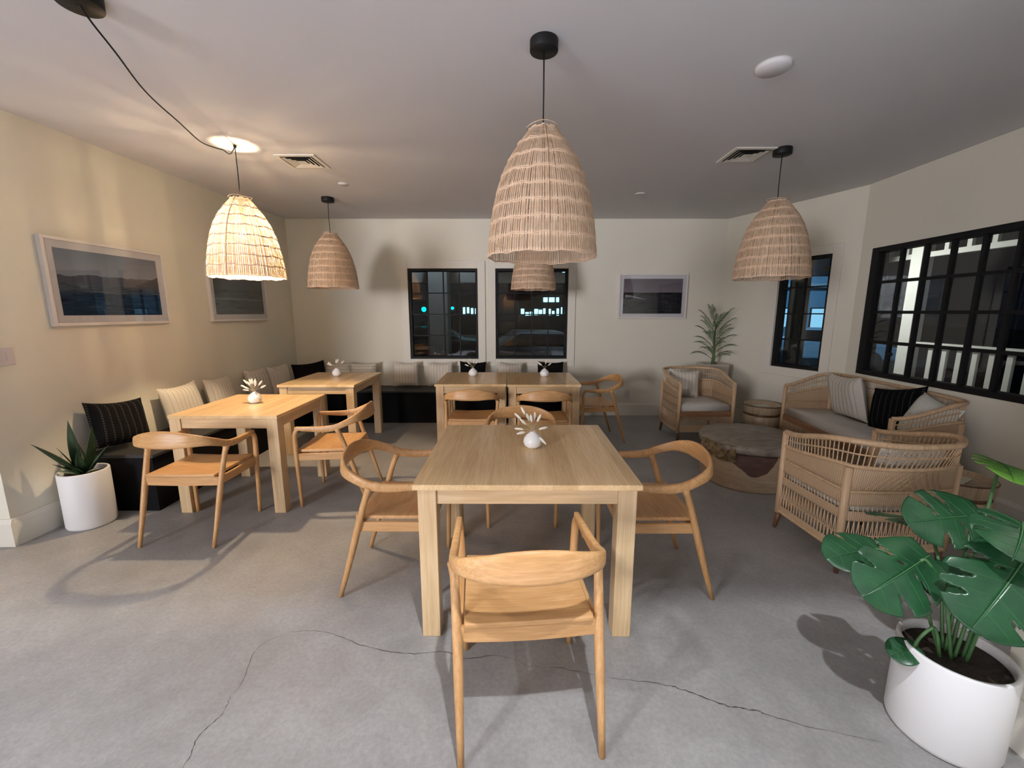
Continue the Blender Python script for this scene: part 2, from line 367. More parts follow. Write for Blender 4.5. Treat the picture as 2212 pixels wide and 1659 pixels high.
ce2 = MB().box(LX-0.2, 3.8, RY-0.2, HY, BACKCEIL, BACKCEIL+0.1).build('ceiling.001', CEILM); struct(ce2)

def baseboard(name, p, q, h=0.185):
    p, q = Vector((*p, 0)), Vector((*q, 0)); d = (q-p).normalized(); n = Vector((d.y, -d.x, 0))
    mb = MB(); prof = [(0, 0), (0.018, 0), (0.018, h-0.03), (0.013, h-0.015), (0.008, h), (0, h)]
    mb.sweep([[tuple(e+n*a+Vector((0, 0, z))) for a, z in prof] for e in (p, q)])
    return struct(mb.build(name, TRIM))
baseboard('baseboard_left', A0, B0); baseboard('baseboard_back', B0, D0); baseboard('baseboard_corner', D0, E0); baseboard('baseboard_right', E0, F0)
baseboard('baseboard_pier', (1.76, 1.308), (1.76, .58))
baseboard('baseboard_entry', (LX, 2.5), (A0[0]+0.018, 2.5))

# floor cracks
def crack(pts, w):
    mb = MB(); P = cr([(x+R.uniform(-.006, .006), y+R.uniform(-.008, .008)) for x, y in pts], 9); L = []; Rr = []
    for i, (x, y) in enumerate(P):
        a = P[max(i-1, 0)]; b = P[min(i+1, len(P)-1)]; dx, dy = b[0]-a[0], b[1]-a[1]; l = sqrt(dx*dx+dy*dy) or 1
        ww = w*R.uniform(.35, 1.2)*(0.2+0.8*sin(pi*min(max(i/(len(P)-1), .04), .96))); j = R.uniform(-.003, .003); x += j; y += j
        L.append((x-dy/l*ww, y+dx/l*ww, .0006)); Rr.append((x+dy/l*ww, y-dx/l*ww, .0006))
    mb.grid([L, Rr]); mb.f = [tuple(reversed(f)) for f in mb.f]
    return mb.build('crack', CRACK, fl)
crack([(-1.06, 1.76), (-.9, 1.764), (-.67, 1.671), (-.47, 1.626), (-.303, 1.637), (-.196, 1.606), (-.053, 1.611), (.087, 1.558)], .0022)
crack([(.412, 1.5), (.616, 1.478), (.698, 1.446), (.817, 1.386), (.939, 1.348), (1.027, 1.32), (1.306, 1.244)], .003)
crack([(-1.117, 1.426), (-1.101, 1.348), (-1.124, 1.26), (-1.107, 1.154), (-1.14, 1.0)], .002)
crack([(-1.03, 1.76), (-1.145, 1.658), (-1.107, 1.467), (-1.117, 1.426)], .0012)
crack([(.087, 1.558), (.22, 1.54), (.412, 1.5)], .0012)

# ------------------------------------------------------------ windows
def fr_matrix(fr, s, z, out):
    p, d, n = fr; o = p+d*s-n*out+Vector((0, 0, z))
    return Matrix(((d.x, -n.x, 0, o.x), (d.y, -n.y, 0, o.y), (0, 0, 1, o.z), (0, 0, 0, 1)))
def window(name, fr, s0, s1, z0, z1, cols, rows, fw=0.035, mw=0.014, casing=0.105, jamb0=None, jamb1=None, setback=0.03):
    w, h = s1-s0, z1-z0
    o = bpy.data.objects.new(name, None); C.objects.link(o); struct(o); o.matrix_world = fr_matrix(fr, s0, z0, 0)
    j0 = jamb0 or fw; j1 = jamb1 or fw
    f = MB(); f.box(0, j0, setback-.02, .12, 0, h).box(w-j1, w, setback-.02, .12, 0, h).box(j0, w-j1, setback-.02, .12, 0, fw).box(j0, w-j1, setback-.02, .12, h-fw, h)
    f.build('window_frame', BLACK, o, bevel=.002)
    cw = (w-j0-j1)/cols; ch = (h-2*fw)/rows
    for i in range(1, cols): MB().box(j0+i*cw-mw/2, j0+i*cw+mw/2, setback, setback+.035, fw, h-fw).build('muntin', BLACK, o)
    for j in range(1, rows): MB().box(j0, w-j1, setback+.002, setback+.033, fw+j*ch-mw/2, fw+j*ch+mw/2).build('muntin', BLACK, o)
    pm = None
    for i in range(cols):
        for j in range(rows):
            if pm is None:
                pn = MB().box(0, cw-mw, 0, .004, 0, ch-mw).build('pane', GLASS, o); pm = pn
            else:
                pn = pm.copy(); C.objects.link(pn); pn.parent = o
            pn.location = (j0+i*cw+mw/2, setback+.015, fw+j*ch+mw/2)
    if casing:
        c = casing; t = MB()
        t.box(-c, 0, -.018, 0, -c, h+c).box(w, w+c, -.018, 0, -c, h+c).box(0, w, -.018, 0, h, h+c).box(0, w, -.018, 0, -c, 0)
        t.build('casing', TRIM, o, bevel=.003)
    return o
window('window_1', FB, W1[0]-B0[0], W1[1]-B0[0], W1[2], W1[3], 4, 4)
window('window_2', FB, W2[0]-B0[0], W2[1]-B0[0], W2[2], W2[3], 4, 4)
window('window_3', FD, *DH, 2, 4, casing=0.1)
w4 = window('window_4', FR, *RH, 10, 4, fw=.045, mw=.028, casing=0, jamb0=.08)
hb = MB(); hb.lathe([(.004, -.012), (.018, -.008), (.02, 0), (.018, .008), (.004, .012)], 16); ho = hb.build('window_handle', BLACK, w4, True)
ho.location = (.08+.2375*2-.13, -.02, .235); ho.rotation_euler = (pi/2, 0, 0)
MB().tube([(0, 0, 0), (-.02, -.08, .004), (-.035, -.15, .01)], .003, 6).build('handle_rod', BLACK, ho)

# ------------------------------------------------------------ outside
GRD = mat('asphalt_night', (0.05, 0.05, 0.055), 0.7); DECK = mat('porch_deck', (0.16, 0.14, 0.13), 0.6); PW = mat('porch_white', (0.72, 0.72, 0.68), 0.55)
struct(MB().box(-60, 60, 6.3, 90, -.62, -.5).build('ground', GRD)); 
struct(MB().box(3.75, 60, -60, 6.3, -.62, -.5).build('ground.001', GRD))
struct(MB().box(-6, 6.2, 6.16, 8.9, -.2, -.1).build('porch_floor', DECK)); struct(MB().box(3.78, 6.2, -6, 6.16, -.2, -.1).build('porch_floor.001', DECK))
t = thing('porch_post', 'square white porch post standing outside the large right-hand window', 'post', (5.15, 5.42, -.1))
MB().box(-.1, .1, -.1, .1, 0, 2.9).build('shaft', PW, t, bevel=.006); MB().box(-.13, .13, -.13, .13, 0, .2).build('base', PW, t, bevel=.006); MB().box(-.13, .13, -.13, .13, 2.5, 2.62).build('capital', PW, t, bevel=.01)
pp = t; pp.scale = (.75, .75, 1)
dup(pp, (5.15, 1.4, -.1), 0, 'white porch post far right outside the large window, beyond the balusters')
dup(pp, (-1.42, 8.3, -.1), 0, 'broad pale post standing outside the left back window').scale = (1.9, 1.9, 1)
dup(pp, (5.5, 8.15, -.1), 0, 'pale post outside the narrow window of the angled wall').scale = (1.2, 1.2, 1)
t = thing('porch_railing', 'white porch railing with square balusters outside the large right-hand window', 'railing', (5.1, 1.5, -.1))
MB().box(-.05, .05, 0, 3.74, 1.17, 1.235).build('top_rail', PW, t, bevel=.008); MB().box(-.03, .03, 0, 3.74, .1, .16).build('bottom_rail', PW, t, bevel=.005)
bm = None
for i in range(22):
    if bm is None: b = MB().box(-.016, .016, -.028, .028, .16, 1.17).build('baluster', PW, t, bevel=.004); bm = b
    else: b = bm.copy(); C.objects.link(b); b.parent = t
    b.location = (0, 3.56-i*.165, 0)
t = thing('porch_frieze', 'white open frieze of short spindles along the top of the porch outside the right-hand window', 'frieze', (5.15, 1.5, 2.17))
MB().box(-.03, .03, 0, 5.6, 0, .06).build('frieze_rail', PW, t); MB().box(-.03, .03, 0, 5.6, .36, .42).build('frieze_rail', PW, t); bm = None
for i in range(22):
    if bm is None: b = MB().box(-.02, .02, -.025, .025, .06, .36).build('spindle', PW, t); bm = b
    else: b = bm.copy(); C.objects.link(b); b.parent = t
    b.location = (0, .12+i*.25, 0)
struct(MB().box(3.8, 6.4, -6, 9, 2.78, 2.9).build('porch_ceiling', mat('porch_ceiling_dark', (0.03, 0.03, 0.03), .8)))
t = thing('porch_beam', 'pale horizontal beam across the top of the view outside the left back window', 'beam', (0, 8.62, 2.0))
MB().box(-2.0, 3.0, -.08, .08, .08, .28).build('beam_face', PW, t, bevel=.01)
SHB = mat('pale_blue_siding', (0.35, 0.5, 0.62), 0.8); DK = mat('dark_roof', (0.03, 0.03, 0.035), 0.8)
SHOPL = emis('shop_glow', (0.45, 0.9, 1.0), 2.2); SHOPS = emis('shop_glow_soft', (0.3, 0.65, 0.85), .9)
t = thing('far_building', 'pale blue building with white eaves band beyond the narrow angled window', 'building', (13.5, 18.6, -.5))
MB().box(-3.5, .7, 0, 4, 0, 3.6).build('wall_face', SHB, t); MB().box(-3.6, .8, -.5, 4.2, 3.05, 3.2).build('eaves', PW, t); MB().box(-3.6, .8, -.4, 4.2, 3.6, 4.6).build('roof', DK, t)
for i in range(2):
    f = MB().box(-1.9+i*1.5, -1.2+i*1.5, -.05, 0, 1.2, 2.2).build('window', BLACK, t); MB().box(-1.85+i*1.5, -1.25+i*1.5, -.07, -.05, 1.25, 2.15).build('pane', SHOPS, f)
for i in range(5): MB().box(-1.6+i*.45, -1.5+i*.45, -1.3, -1.2, .3, 1.3).build('fence_post', PW, t)
t = thing('lit_building', 'bright bluish lit shop far across the car park in the right back window', 'building', (3.2, 38, -.5))
MB().box(-2.6, 4, 0, 3, 0, 4.4).build('wall_face', DK, t)
for i in range(15): MB().box(-2.4+i*.4, -2.14+i*.4+R.uniform(-.06, .1), -.06, 0, 1.68+R.uniform(0, .12), 2.15+R.uniform(-.15, .3)).build('lit_window', SHOPL, t)
MB().box(-.4, .6, -.08, 0, 2.9, 3.3).build('lit_sign', SHOPL, t); MB().box(.75, 1.0, -.08, 0, 2.9, 3.3).build('lit_sign', SHOPL, t)
t = thing('shop_row', 'low row of small bright shop lights far outside the left back window', 'building', (-3.9, 38, -.5))
MB().box(-3, 2.6, 0, 3, 0, 3.4).build('wall_face', DK, t)
for i in range(8): MB().box(-.5+i*.36, -.3+i*.36, -.06, 0, 1.7+R.uniform(0, .3), 2.3+R.uniform(-.2, .3)).build('lit_window', SHOPL, t)
CYAN = emis('signal_green', (0.0, 0.85, 0.8), 6)
for i, (x, y, z, r, lab) in enumerate(((-7.7, 37, 1.75, .2, 'round green traffic signal left of the pale post in the left back window'), (-5.2, 37, 1.85, .12, 'small green traffic signal right of the pale post in the left back window'))):
    t = thing('traffic_signal', lab, 'signal', (x, y, -.5))
    MB().tube([(0, 0.2, 0), (0, 0.2, z+.7)], .05, 8).build('pole', DK, t); MB().box(-.22, .22, 0, .2, z-.2, z+1.2).build('housing', DK, t)
    l = MB().lathe([(0.01, -.04), (r*.8, -.03), (r, 0)], 20).build('lens', CYAN, t); l.location = (0, -.02, z+.5); l.rotation_euler = (-pi/2, 0, 0)
t = thing('street_lamp', 'tall street lamp with a narrow bright head above the far shop front', 'street lamp', (4.1, 34, -.5))
MB().tube([(0, 0, 0), (0, 0, 6.2)], .06, 8).build('pole', DK, t); MB().box(-.1, .1, -.15, .1, 4.8, 6.1).build('lamp_head', SHOPL, t)
CARW = mat('car_silver', (0.33, 0.37, 0.42), 0.3, 0.3); CARD = mat('car_dark', (0.03, 0.03, 0.035), 0.25); CARG = mat('car_glass', (0.01, 0.01, 0.012), 0.08); TYRE = mat('tyre', (0.012, 0.012, 0.012), 0.8)
def car(loc, rz, m, label):
    t = thing('car', label, 'car', loc, rz)
    prof = [(-2.1, .35), (2.1, .35), (2.15, .7), (1.9, .88), (1.05, .98), (.45, 1.42), (-.9, 1.45), (-1.6, 1.0), (-2.1, .92), (-2.18, .6)]
    MB().sweep([[(x, y*(.93 if z > 1.1 else 1), z) for x, z in prof] for y in (-.85, .85)]).build('body', m, t, bevel=.07)
    for s in (-1, 1):
        g = [(.95, .99), (.42, 1.36), (-.85, 1.38), (-1.4, 1.02)]
        MB().sweep([[(x, s*(.80 if z > 1.1 else .855)+s*e, z) for x, z in g] for e in (0, .008)]).build('side_window', CARG, t)
        for x in (-1.3, 1.35):
            w = MB().lathe([(.12, -.1), (.3, -.1), (.33, -.06), (.33, .06), (.3, .1), (.12, .1)], 20).build('wheel', TYRE, t, True); w.location = (x, s*.8, .33); w.rotation_euler = (pi/2, 0, 0)
    for s in (-1, 1): MB().box(2.1, 2.17, s*.62-.14, s*.62+.14, .66, .8).build('headlight', mat('headlight', (.6, .65, .7), .1), t)
    return t
car((1.0, 13.2, -.5), 0.1, CARW, 'silver car parked outside the right back window')
car((-3.0, 16.5, -.5), 0.05, CARD, 'dark car parked beyond the pale post outside the left back window')
car((11.4, 15.6, -.5), -.3, CARW, 'silver car under blue light outside the narrow angled window')
car((4.6, 19.5, -.5), .15, CARD, 'dark car parked farther off behind the silver one in the right back window')
# porch table and chair outside the left window
t = thing('porch_table', 'dark low table on the porch outside the left back window', 'table', (-2.35, 7.5, -.1)); MB().box(-.6, .6, -.35, .35, .68, .72).build('table_top', DECK, t)
for sx in (-1, 1):
    for sy in (-1, 1): MB().box(sx*.55-.03, sx*.55+.03, sy*.3-.03, sy*.3+.03, 0, .68).build('leg', BLACK, t)
t = thing('lantern', 'small white box lantern on the porch floor, low in the right back window', 'lantern', (.93, 7.5, .72-.15)); MB().box(-.07, .07, -.07, .07, 0, .13).build('body', PW, t, bevel=.01); MB().box(-.05, .05, -.05, .05, .13, .15).build('cap', PW, t)
t = thing('porch_table', 'low porch table under the white lantern outside the right back window', 'table', (.8, 7.6, -.1)); MB().box(-.5, .5, -.3, .3, .63, .67).build('table_top', DECK, t)
for sx in (-1, 1):
    for sy in (-1, 1): MB().box(sx*.45-.03, sx*.45+.03, sy*.25-.03, sy*.25+.03, 0, .63).build('leg', BLACK, t)

# ------------------------------------------------------------ tables
def make_table(name, label, loc, sx, sy, over=.018, group=None, leg=.083, h=.76, rz=0, top=.026):
    t = thing(name, label, 'table', loc, rz, group)
    MB().box(-sx/2, sx/2, -sy/2, sy/2, h-top, h).build('table_top', TOPM, t, bevel=.003)
    bx, by = sx/2-over, sy/2-over
    for a in (-1, 1):
        for b in (-1, 1): MB().box(min(a*bx, a*(bx-leg)), max(a*bx, a*(bx-leg)), min(b*by, b*(by-leg)), max(b*by, b*(by-leg)), 0, h-top).build('leg', TBL['z'], t, bevel=.003)
    for b in (-1, 1):
        y1 = b*(by-.010); y0 = b*(by-.032); MB().box(-bx+leg, bx-leg, min(y0, y1), max(y0, y1), h-top-.074, h-top).build('apron', TBL['x'], t, bevel=.001)
        x1 = b*(bx-.010); x0 = b*(bx-.032); MB().box(min(x0, x1), max(x0, x1), -by+leg, by-leg, h-top-.074, h-top).build('apron', TBL['y'], t, bevel=.001)
    return t
make_table('dining_table', 'square light oak dining table nearest the camera, under the large central pendant', (.069, 2.2, 0), 1.006, .985, rz=-.004)
make_table('dining_table', 'square oak table brightly lit by the glowing pendant beside the left bench', (-2.11, 3.345, 0), .80, .80, .004)
make_table('dining_table', 'oak table in the back left corner where the two benches meet', (-2.03, 4.70, 0), .80, .93, .014)
make_table('dining_table', 'left one of the two pushed-together tables under the back windows', (-.434, 4.72, 0), .752, .89, .012)
make_table('dining_table', 'right one of the two pushed-together tables under the back windows', (.335, 4.70, 0), .770, .89, .012)

# ------------------------------------------------------------ chairs
def make_chair():
    t = thing('dining_armchair', '', 'chair')
    # curved arm and back rail: control points x,y,top z,height,thickness
    half = [(.252, .235, .648, .030, .024), (.256, .14, .648, .038, .027), (.260, .04, .650, .046, .029), (.262, -.05, .662, .050, .029), (.257, -.12, .690, .052, .027), (.228, -.19, .724, .062, .024), (.16, -.236, .752, .084, .021), (.08, -.254, .769, .104, .020), (0, -.260, .775, .110, .020)]
    full = half+[(-a, b, c, d, e) for a, b, c, d, e in reversed(half[:-1])]
    P = cr(full, 5); secs = []
    for i, (x, y, z, h, th) in enumerate(P):
        a = P[max(i-1, 0)]; b = P[min(i+1, len(P)-1)]; dx, dy = b[0]-a[0], b[1]-a[1]; l = sqrt(dx*dx+dy*dy); nx, ny = -dy/l, dx/l
        ring = []; lean = .012*min(1, max(0, (h-.05)/.07))
        for k in range(12):
            an = 2*pi*k/12; ca, sa = cos(an), sin(an); e = .55
            u = math.copysign(abs(ca)**e, ca)*th/2; v = math.copysign(abs(sa)**e, sa)
            zz = z-h/2+v*h/2; out = u - lean*v
            ring.append((x+nx*out, y+ny*out, zz))
        secs.append(ring)
    def shrink(r, f):
        c = [sum(p[i] for p in r)/len(r) for i in range(3)]; return [tuple(c[i]+(p[i]-c[i])*f for i in range(3)) for p in r]
    e0 = [(p[0], p[1]+.010, p[2]) for p in shrink(secs[0], .75)]; e1 = [(p[0], p[1]+.010, p[2]) for p in shrink(secs[-1], .75)]
    secs = [e0]+secs+[e1]
    MB().sweep(secs).build('back_rail', OAK['x'], t, True)
    for s in (-1, 1):
        MB().tube(cr([(s*.236, .245, 0), (s*.242, .25, .25), (s*.247, .252, .42), (s*.251, .252, .56), (s*.252, .246, .595), (s*.253, .225, .625), (s*.254, .19, .632)], 3),
                  [.013]*1+[.0135, .014, .015, .016, .017, .018, .018, .0175, .017, .0165, .016, .016, .016, .015, .014, .012, .011, .010], 12).build('leg', OAK['z'], t, True)
        MB().tube([(s*.240, -.262, 0), (s*.243, -.224, .12), (s*.246, -.182, .26), (s*.249, -.142, .40), (s*.255, -.103, .53), (s*.258, -.082, .59), (s*.260, -.073, .61), (s*.260, -.068, .63)],
                  [.0115, .014, .0175, .0185, 0.0165, .0165, .019, .023], 12, sx=1).build('leg', OAK['z'], t, True)
    # seat: shallow saddle
    n = 10; top = []; 
    def sz(u, v): return .444-.012*(1-u*u)*(1-(v-.1)**2)+.004*u*u
    rows = []
    for i in range(n+1):
        v = -1+2*i/n; y = -.160+(.255+.160)*(v+1)/2; w = .224+.002*(v+1)/2
        rows.append([(w*(-1+2*j/n), y, sz(-1+2*j/n, v)) for j in range(n+1)])
    MB().grid(rows).build('seat', OAK['x'], t, True, solid=.020, bevel=.004)
    MB().box(-.228, .228, .222, .242, .378, .434).build('seat_rail', OAK['x'], t, bevel=.003)
    MB().sweep([[(x, -.148-.010*(1-(x/.235)**2)+a, z) for a, z in ((0, .378), (.018, .378), (.018, .435), (0, .435))] for x in [-.235+.047*i for i in range(11)]]).build('seat_rail', OAK['x'], t, bevel=.002)
    for s in (-1, 1): MB().obox((s*.238, -.135, .406), (s*.240, .24, .406), .018, .054).build('seat_rail', OAK['y'], t, bevel=.003)
    return t
ch = make_chair()
CH = [((.048, 1.43), 4.7, 'light oak armchair nearest the camera, its back to us at the front table', None),
      ((-.655, 2.245), -90, 'light oak armchair drawn up to the left side of the front table', None),
      ((.80, 2.225), 90, 'light oak armchair drawn up to the right side of the front table', None),
      ((.071, 2.98), 180, 'oak armchair on the far side of the front table, facing us behind the vase', None),
      ((-.404, 4.16), 0, 'left one of the two oak armchairs seen from behind at the pushed-together tables', None),
      ((.320, 4.11), 0, 'right one of the two oak armchairs seen from behind at the pushed-together tables', None),
      ((1.02, 4.87), 97, 'oak armchair at the right end of the pushed-together tables, by the back wall', None),
      ((-2.165, 2.735), 0, 'lit oak armchair before the glowing pendant table, next to the potted aloe', None),
      ((-1.42, 3.315), 95, 'lit oak armchair on the right side of the table under the glowing pendant', None)]
for i, ((x, y), a, lab, g) in enumerate(CH):
    if i == 0: ch.location = (x, y, 0); ch.rotation_euler = (0, 0, radians(a)); ch['label'] = lab
    else: dup(ch, (x, y, 0), radians(a), lab)

# ------------------------------------------------------------ pendants
def shade_r(t):     # t 0 bottom .. 1 top
    pts = [(0, .272), (.1, .268), (.25, .258), (.4, .242), (.55, .220), (.68, .192), (.8, .155), (.9, .112), (1, .067)]
    for (a, ra), (b, rb) in zip(pts, pts[1:]):
        if a <= t <= b:
            return ra+(rb-ra)*(t-a)/(b-a)
    return pts[-1][1]
SH = .595
def make_pendant(lit, label, loc, cord=.34, canopy=True, rz=0):
    t = thing('pendant_lamp', label, 'pendant lamp', loc, rz)      # loc: centre of the shade's top ring
    N = 132; rows = 8; mb = MB(); rr = random.Random(3)
    for i in range(N):
        wf = rr.uniform(.43, .495) if lit else rr.uniform(.33, .43); a = 2*pi*i/N+rr.uniform(-.006, .006); ca, sa = cos(a), sin(a); j0 = rr.uniform(-.006, .006)
        for k in range(rows):
            t0 = max(0, k/rows+(j0+rr.uniform(-.005, .005) if k else 0)); t1 = min(1, (k+1)/rows+j0+rr.uniform(-.004, .004)+.006)
            secs = []
            for q in range(3):
                tt = t0+(t1-t0)*q/2; r = shade_r(min(1, max(0, tt))); bow = (.0030-.0030*q/2)+.0012*sin(pi*q/2)
                r2 = r+bow+rr.uniform(-.0008, .0008); wd = 2*pi*r/N*wf; z = -SH+tt*SH
                px, py = ca*r2, sa*r2; tx, ty = -sa*wd, ca*wd
                secs.append([(px-tx, py-ty, z), (px+ca*.0012, py+sa*.0012, z), (px+tx, py+ty, z)])
            mb.grid(secs)
    mb.build('reed_weave', REED, t, solid=0)['kind'] = 'stuff'
    for k in range(rows+1):
        tt = k/rows; r = shade_r(tt)+.0012; z = -SH+tt*SH
        pts = []
        M = 96
        for i in range(M):
            a = 2*pi*i/M; zz = z+.0035*sin(a*9+k*2)+.0022*sin(a*23+k); pts.append((cos(a)*r, sin(a)*r, zz))
        tw = MB().tube(pts, .0034 if 0 < k < rows else .0038, 5, closed=True)
        if 0 < k < rows: tw.tube([(x, y, z_+.0065+.0015*sin(i_*.9)) for i_, (x, y, z_) in enumerate(pts)], .0026, 5, closed=True)
        tw.build('twine_row' if k < rows else 'top_hoop', TWINE, t, True)
    a = -pi/2+.05; MB().tube([(cos(a)*(shade_r(q/16)+.006), sin(a)*(shade_r(q/16)+.006), -SH+SH*q/16) for q in range(17)], .0035, 5).build('seam', REED, t, True)
    MB().tube([(cos(b)*.08, sin(b)*.08, .012+.004*sin(3*b)) for b in [2*pi*i/40 for i in range(40)]], .002, 5, closed=True).build('wire_hoop', REED, t, True)
    MB().tube([(-.074, 0, -.002), (.074, 0, -.002)], .002, 5).build('hanger_bar', BLACKP, t); MB().tube([(0, -.074, -.002), (0, .074, -.002)], .002, 5).build('hanger_bar', BLACKP, t)
    MB().lathe([(.008, .0), (.017, -.01), (.017, -.075), (.014, -.09)], 16).build('socket', BLACKP, t, True)
    bz = -.275 if lit else -.13
    bb = MB().lathe([(.010, .055), (.012, .04), (.022, .02), (.028, 0), (.024, -.018), (.012, -.028), (.002, -.03)], 16).build('bulb', BULB if lit else BULBOFF, t, True); bb.location = (0, 0, bz)
    if lit: MB().tube([(0, 0, -.08), (0, 0, bz+.05)], .01, 10).build('socket', BLACKP, t, True)
    MB().tube([(0, 0, -.01), (0.001, 0.002, cord*.5), (0, 0, cord)], .0035, 6).build('cord', BLACKP, t, True)
    if canopy: MB().lathe([(.066, cord), (.067, cord+.003), (.067, cord+.045), (.066, cord+.047)], 32).build('canopy', BLACKP, t, True)
    return t
ZT = 2.37; cordL = CEIL-ZT-.047
p1 = make_pendant(False, 'large unlit woven reed pendant lamp hanging over the front table', (.151, 2.205, ZT), cordL)
dup(p1, (2.116, 3.52, ZT), 1.0, 'unlit woven pendant lamp over the lounge corner, before the narrow window')
dup(p1, (-2.057, 4.932, ZT), 2.2, 'unlit woven pendant lamp at the back left, over the corner table')
dup(p1, (.262, 5.25, ZT), 3.3, 'woven pendant lamp farthest back, half hidden below the large central pendant')
pl = make_pendant(True, 'glowing woven pendant lamp hung on a swagged cord over the left table', (-2.119, 3.447, ZT), CEIL-ZT-.012, False)
# swagged part of the cord, hook and ceiling canopy belong to the lit lamp
loc = Vector((-2.119, 3.447, ZT)); c0 = Vector((-1.735, 1.905, CEIL-.048))
hk = Vector((-2.119, 3.447, CEIL-.012)); pts = []
for i in range(25):
    q = i/24; p = c0.lerp(hk, q); p.z -= .19*(4*q*(1-q))**.9*(0.75+.25*q)
    if q > .85: p.z -= .03*sin((q-.85)/.15*pi)
    p.x += .012*sin(q*17)*sin(pi*q); p.y += .01*sin(q*23)*sin(pi*q); pts.append(tuple(p-loc))
MB().tube(cr(pts, 3), .0038, 6).build('swag_cord', BLACKP, pl, True)
MB().lathe([(.003, -.022), (.010, -.018), (.011, -.006), (.006, 0)], 12, tuple(hk-loc+Vector((0, 0, .012)))).build('ceiling_hook', BLACKP, pl, True)
MB().lathe([(.076, -.048), (.078, -.045), (.078, 0), (.076, 0)], 32, tuple(Vector((-1.735, 1.905, CEIL))-loc)).build('canopy', BLACKP, pl, True)
bk = dup(pl, (-.15, -6.0, 2.25), .6, 'lit pendant lamp in the room behind the camera, mirrored small in the right back window')
for o in list(bk.children):
    if o.name.split('.')[0] in ('swag_cord', 'ceiling_hook', 'canopy'): bpy.data.objects.remove(o)
    elif o.name.split('.')[0] == 'cord': o.scale = (1, 1, (BACKCEIL-2.25)/(CEIL-ZT-.012))

# ------------------------------------------------------------ ceiling fittings
def vent(label, loc, a):
    t = thing('ceiling_vent', label, 'vent', loc, a)
    m = MB(); s = .155
    def ringf(mb, r0, z0, r1, z1):
        for k in range(4):
            c, d = cos(k*pi/2), sin(k*pi/2)
            def T(x, y, z): return (c*x-d*y, d*x+c*y, z)
            mb.quad(T(-r0, -r0, z0), T(r0, -r0, z0), T(r1, -r1, z1), T(-r1, -r1, z1))
    ringf(m, .165, -.001, .165, -.008); ringf(m, .165, -.008, .135, -.010); m.build('vent_frame', TRIM, t)
    MB().box(-.134, .134, -.134, .134, -.002, -.0005).build('duct', BLACK, t)
    for r in (.124, .094, .064): q = MB(); ringf(q, r, -.012, r-.021, -.004); ringf(q, r-.021, -.0035, r, -.0115); q.build('louver', TRIM, t)
    MB().box(-.034, .034, -.034, .034, -.011, -.009).build('centre_plate', TRIM, t)
vent('square white ceiling vent to the right of the glowing pendant', (-1.77, 3.80, CEIL), 0); vent('square white ceiling vent beside the canopy of the right-hand pendant', (1.90, 3.65, CEIL), 0)
def disc(name, lab, cat, loc, r, h):
    t = thing(name, lab, cat, loc); MB().lathe([(r, 0), (r, -h*.6), (r*.94, -h), (.002, -h)], 40, cap=False).build('cover', TRIM, t, True); MB().lathe([(r*.98, -.001), (r*1.06, -.001), (r*1.06, -.004), (r*.98, -.004)], 40, cap=False).build('base_ring', TRIM, t, True)
_t = TRIM; TRIM = CEILM
disc('ceiling_speaker', 'round white disc on the ceiling, upper right, nearest the camera', 'ceiling disc', (1.356, 2.408, CEIL), .083, .022)
disc('sprinkler_cover', 'small round sprinkler cover on the ceiling behind the left vent', 'sprinkler', (-1.677, 4.425, CEIL), .05, .01)
disc('sprinkler_cover', 'small round sprinkler cover on the ceiling between the central and right pendants', 'sprinkler', (1.381, 4.769, CEIL), .05, .008)

TRIM = _t
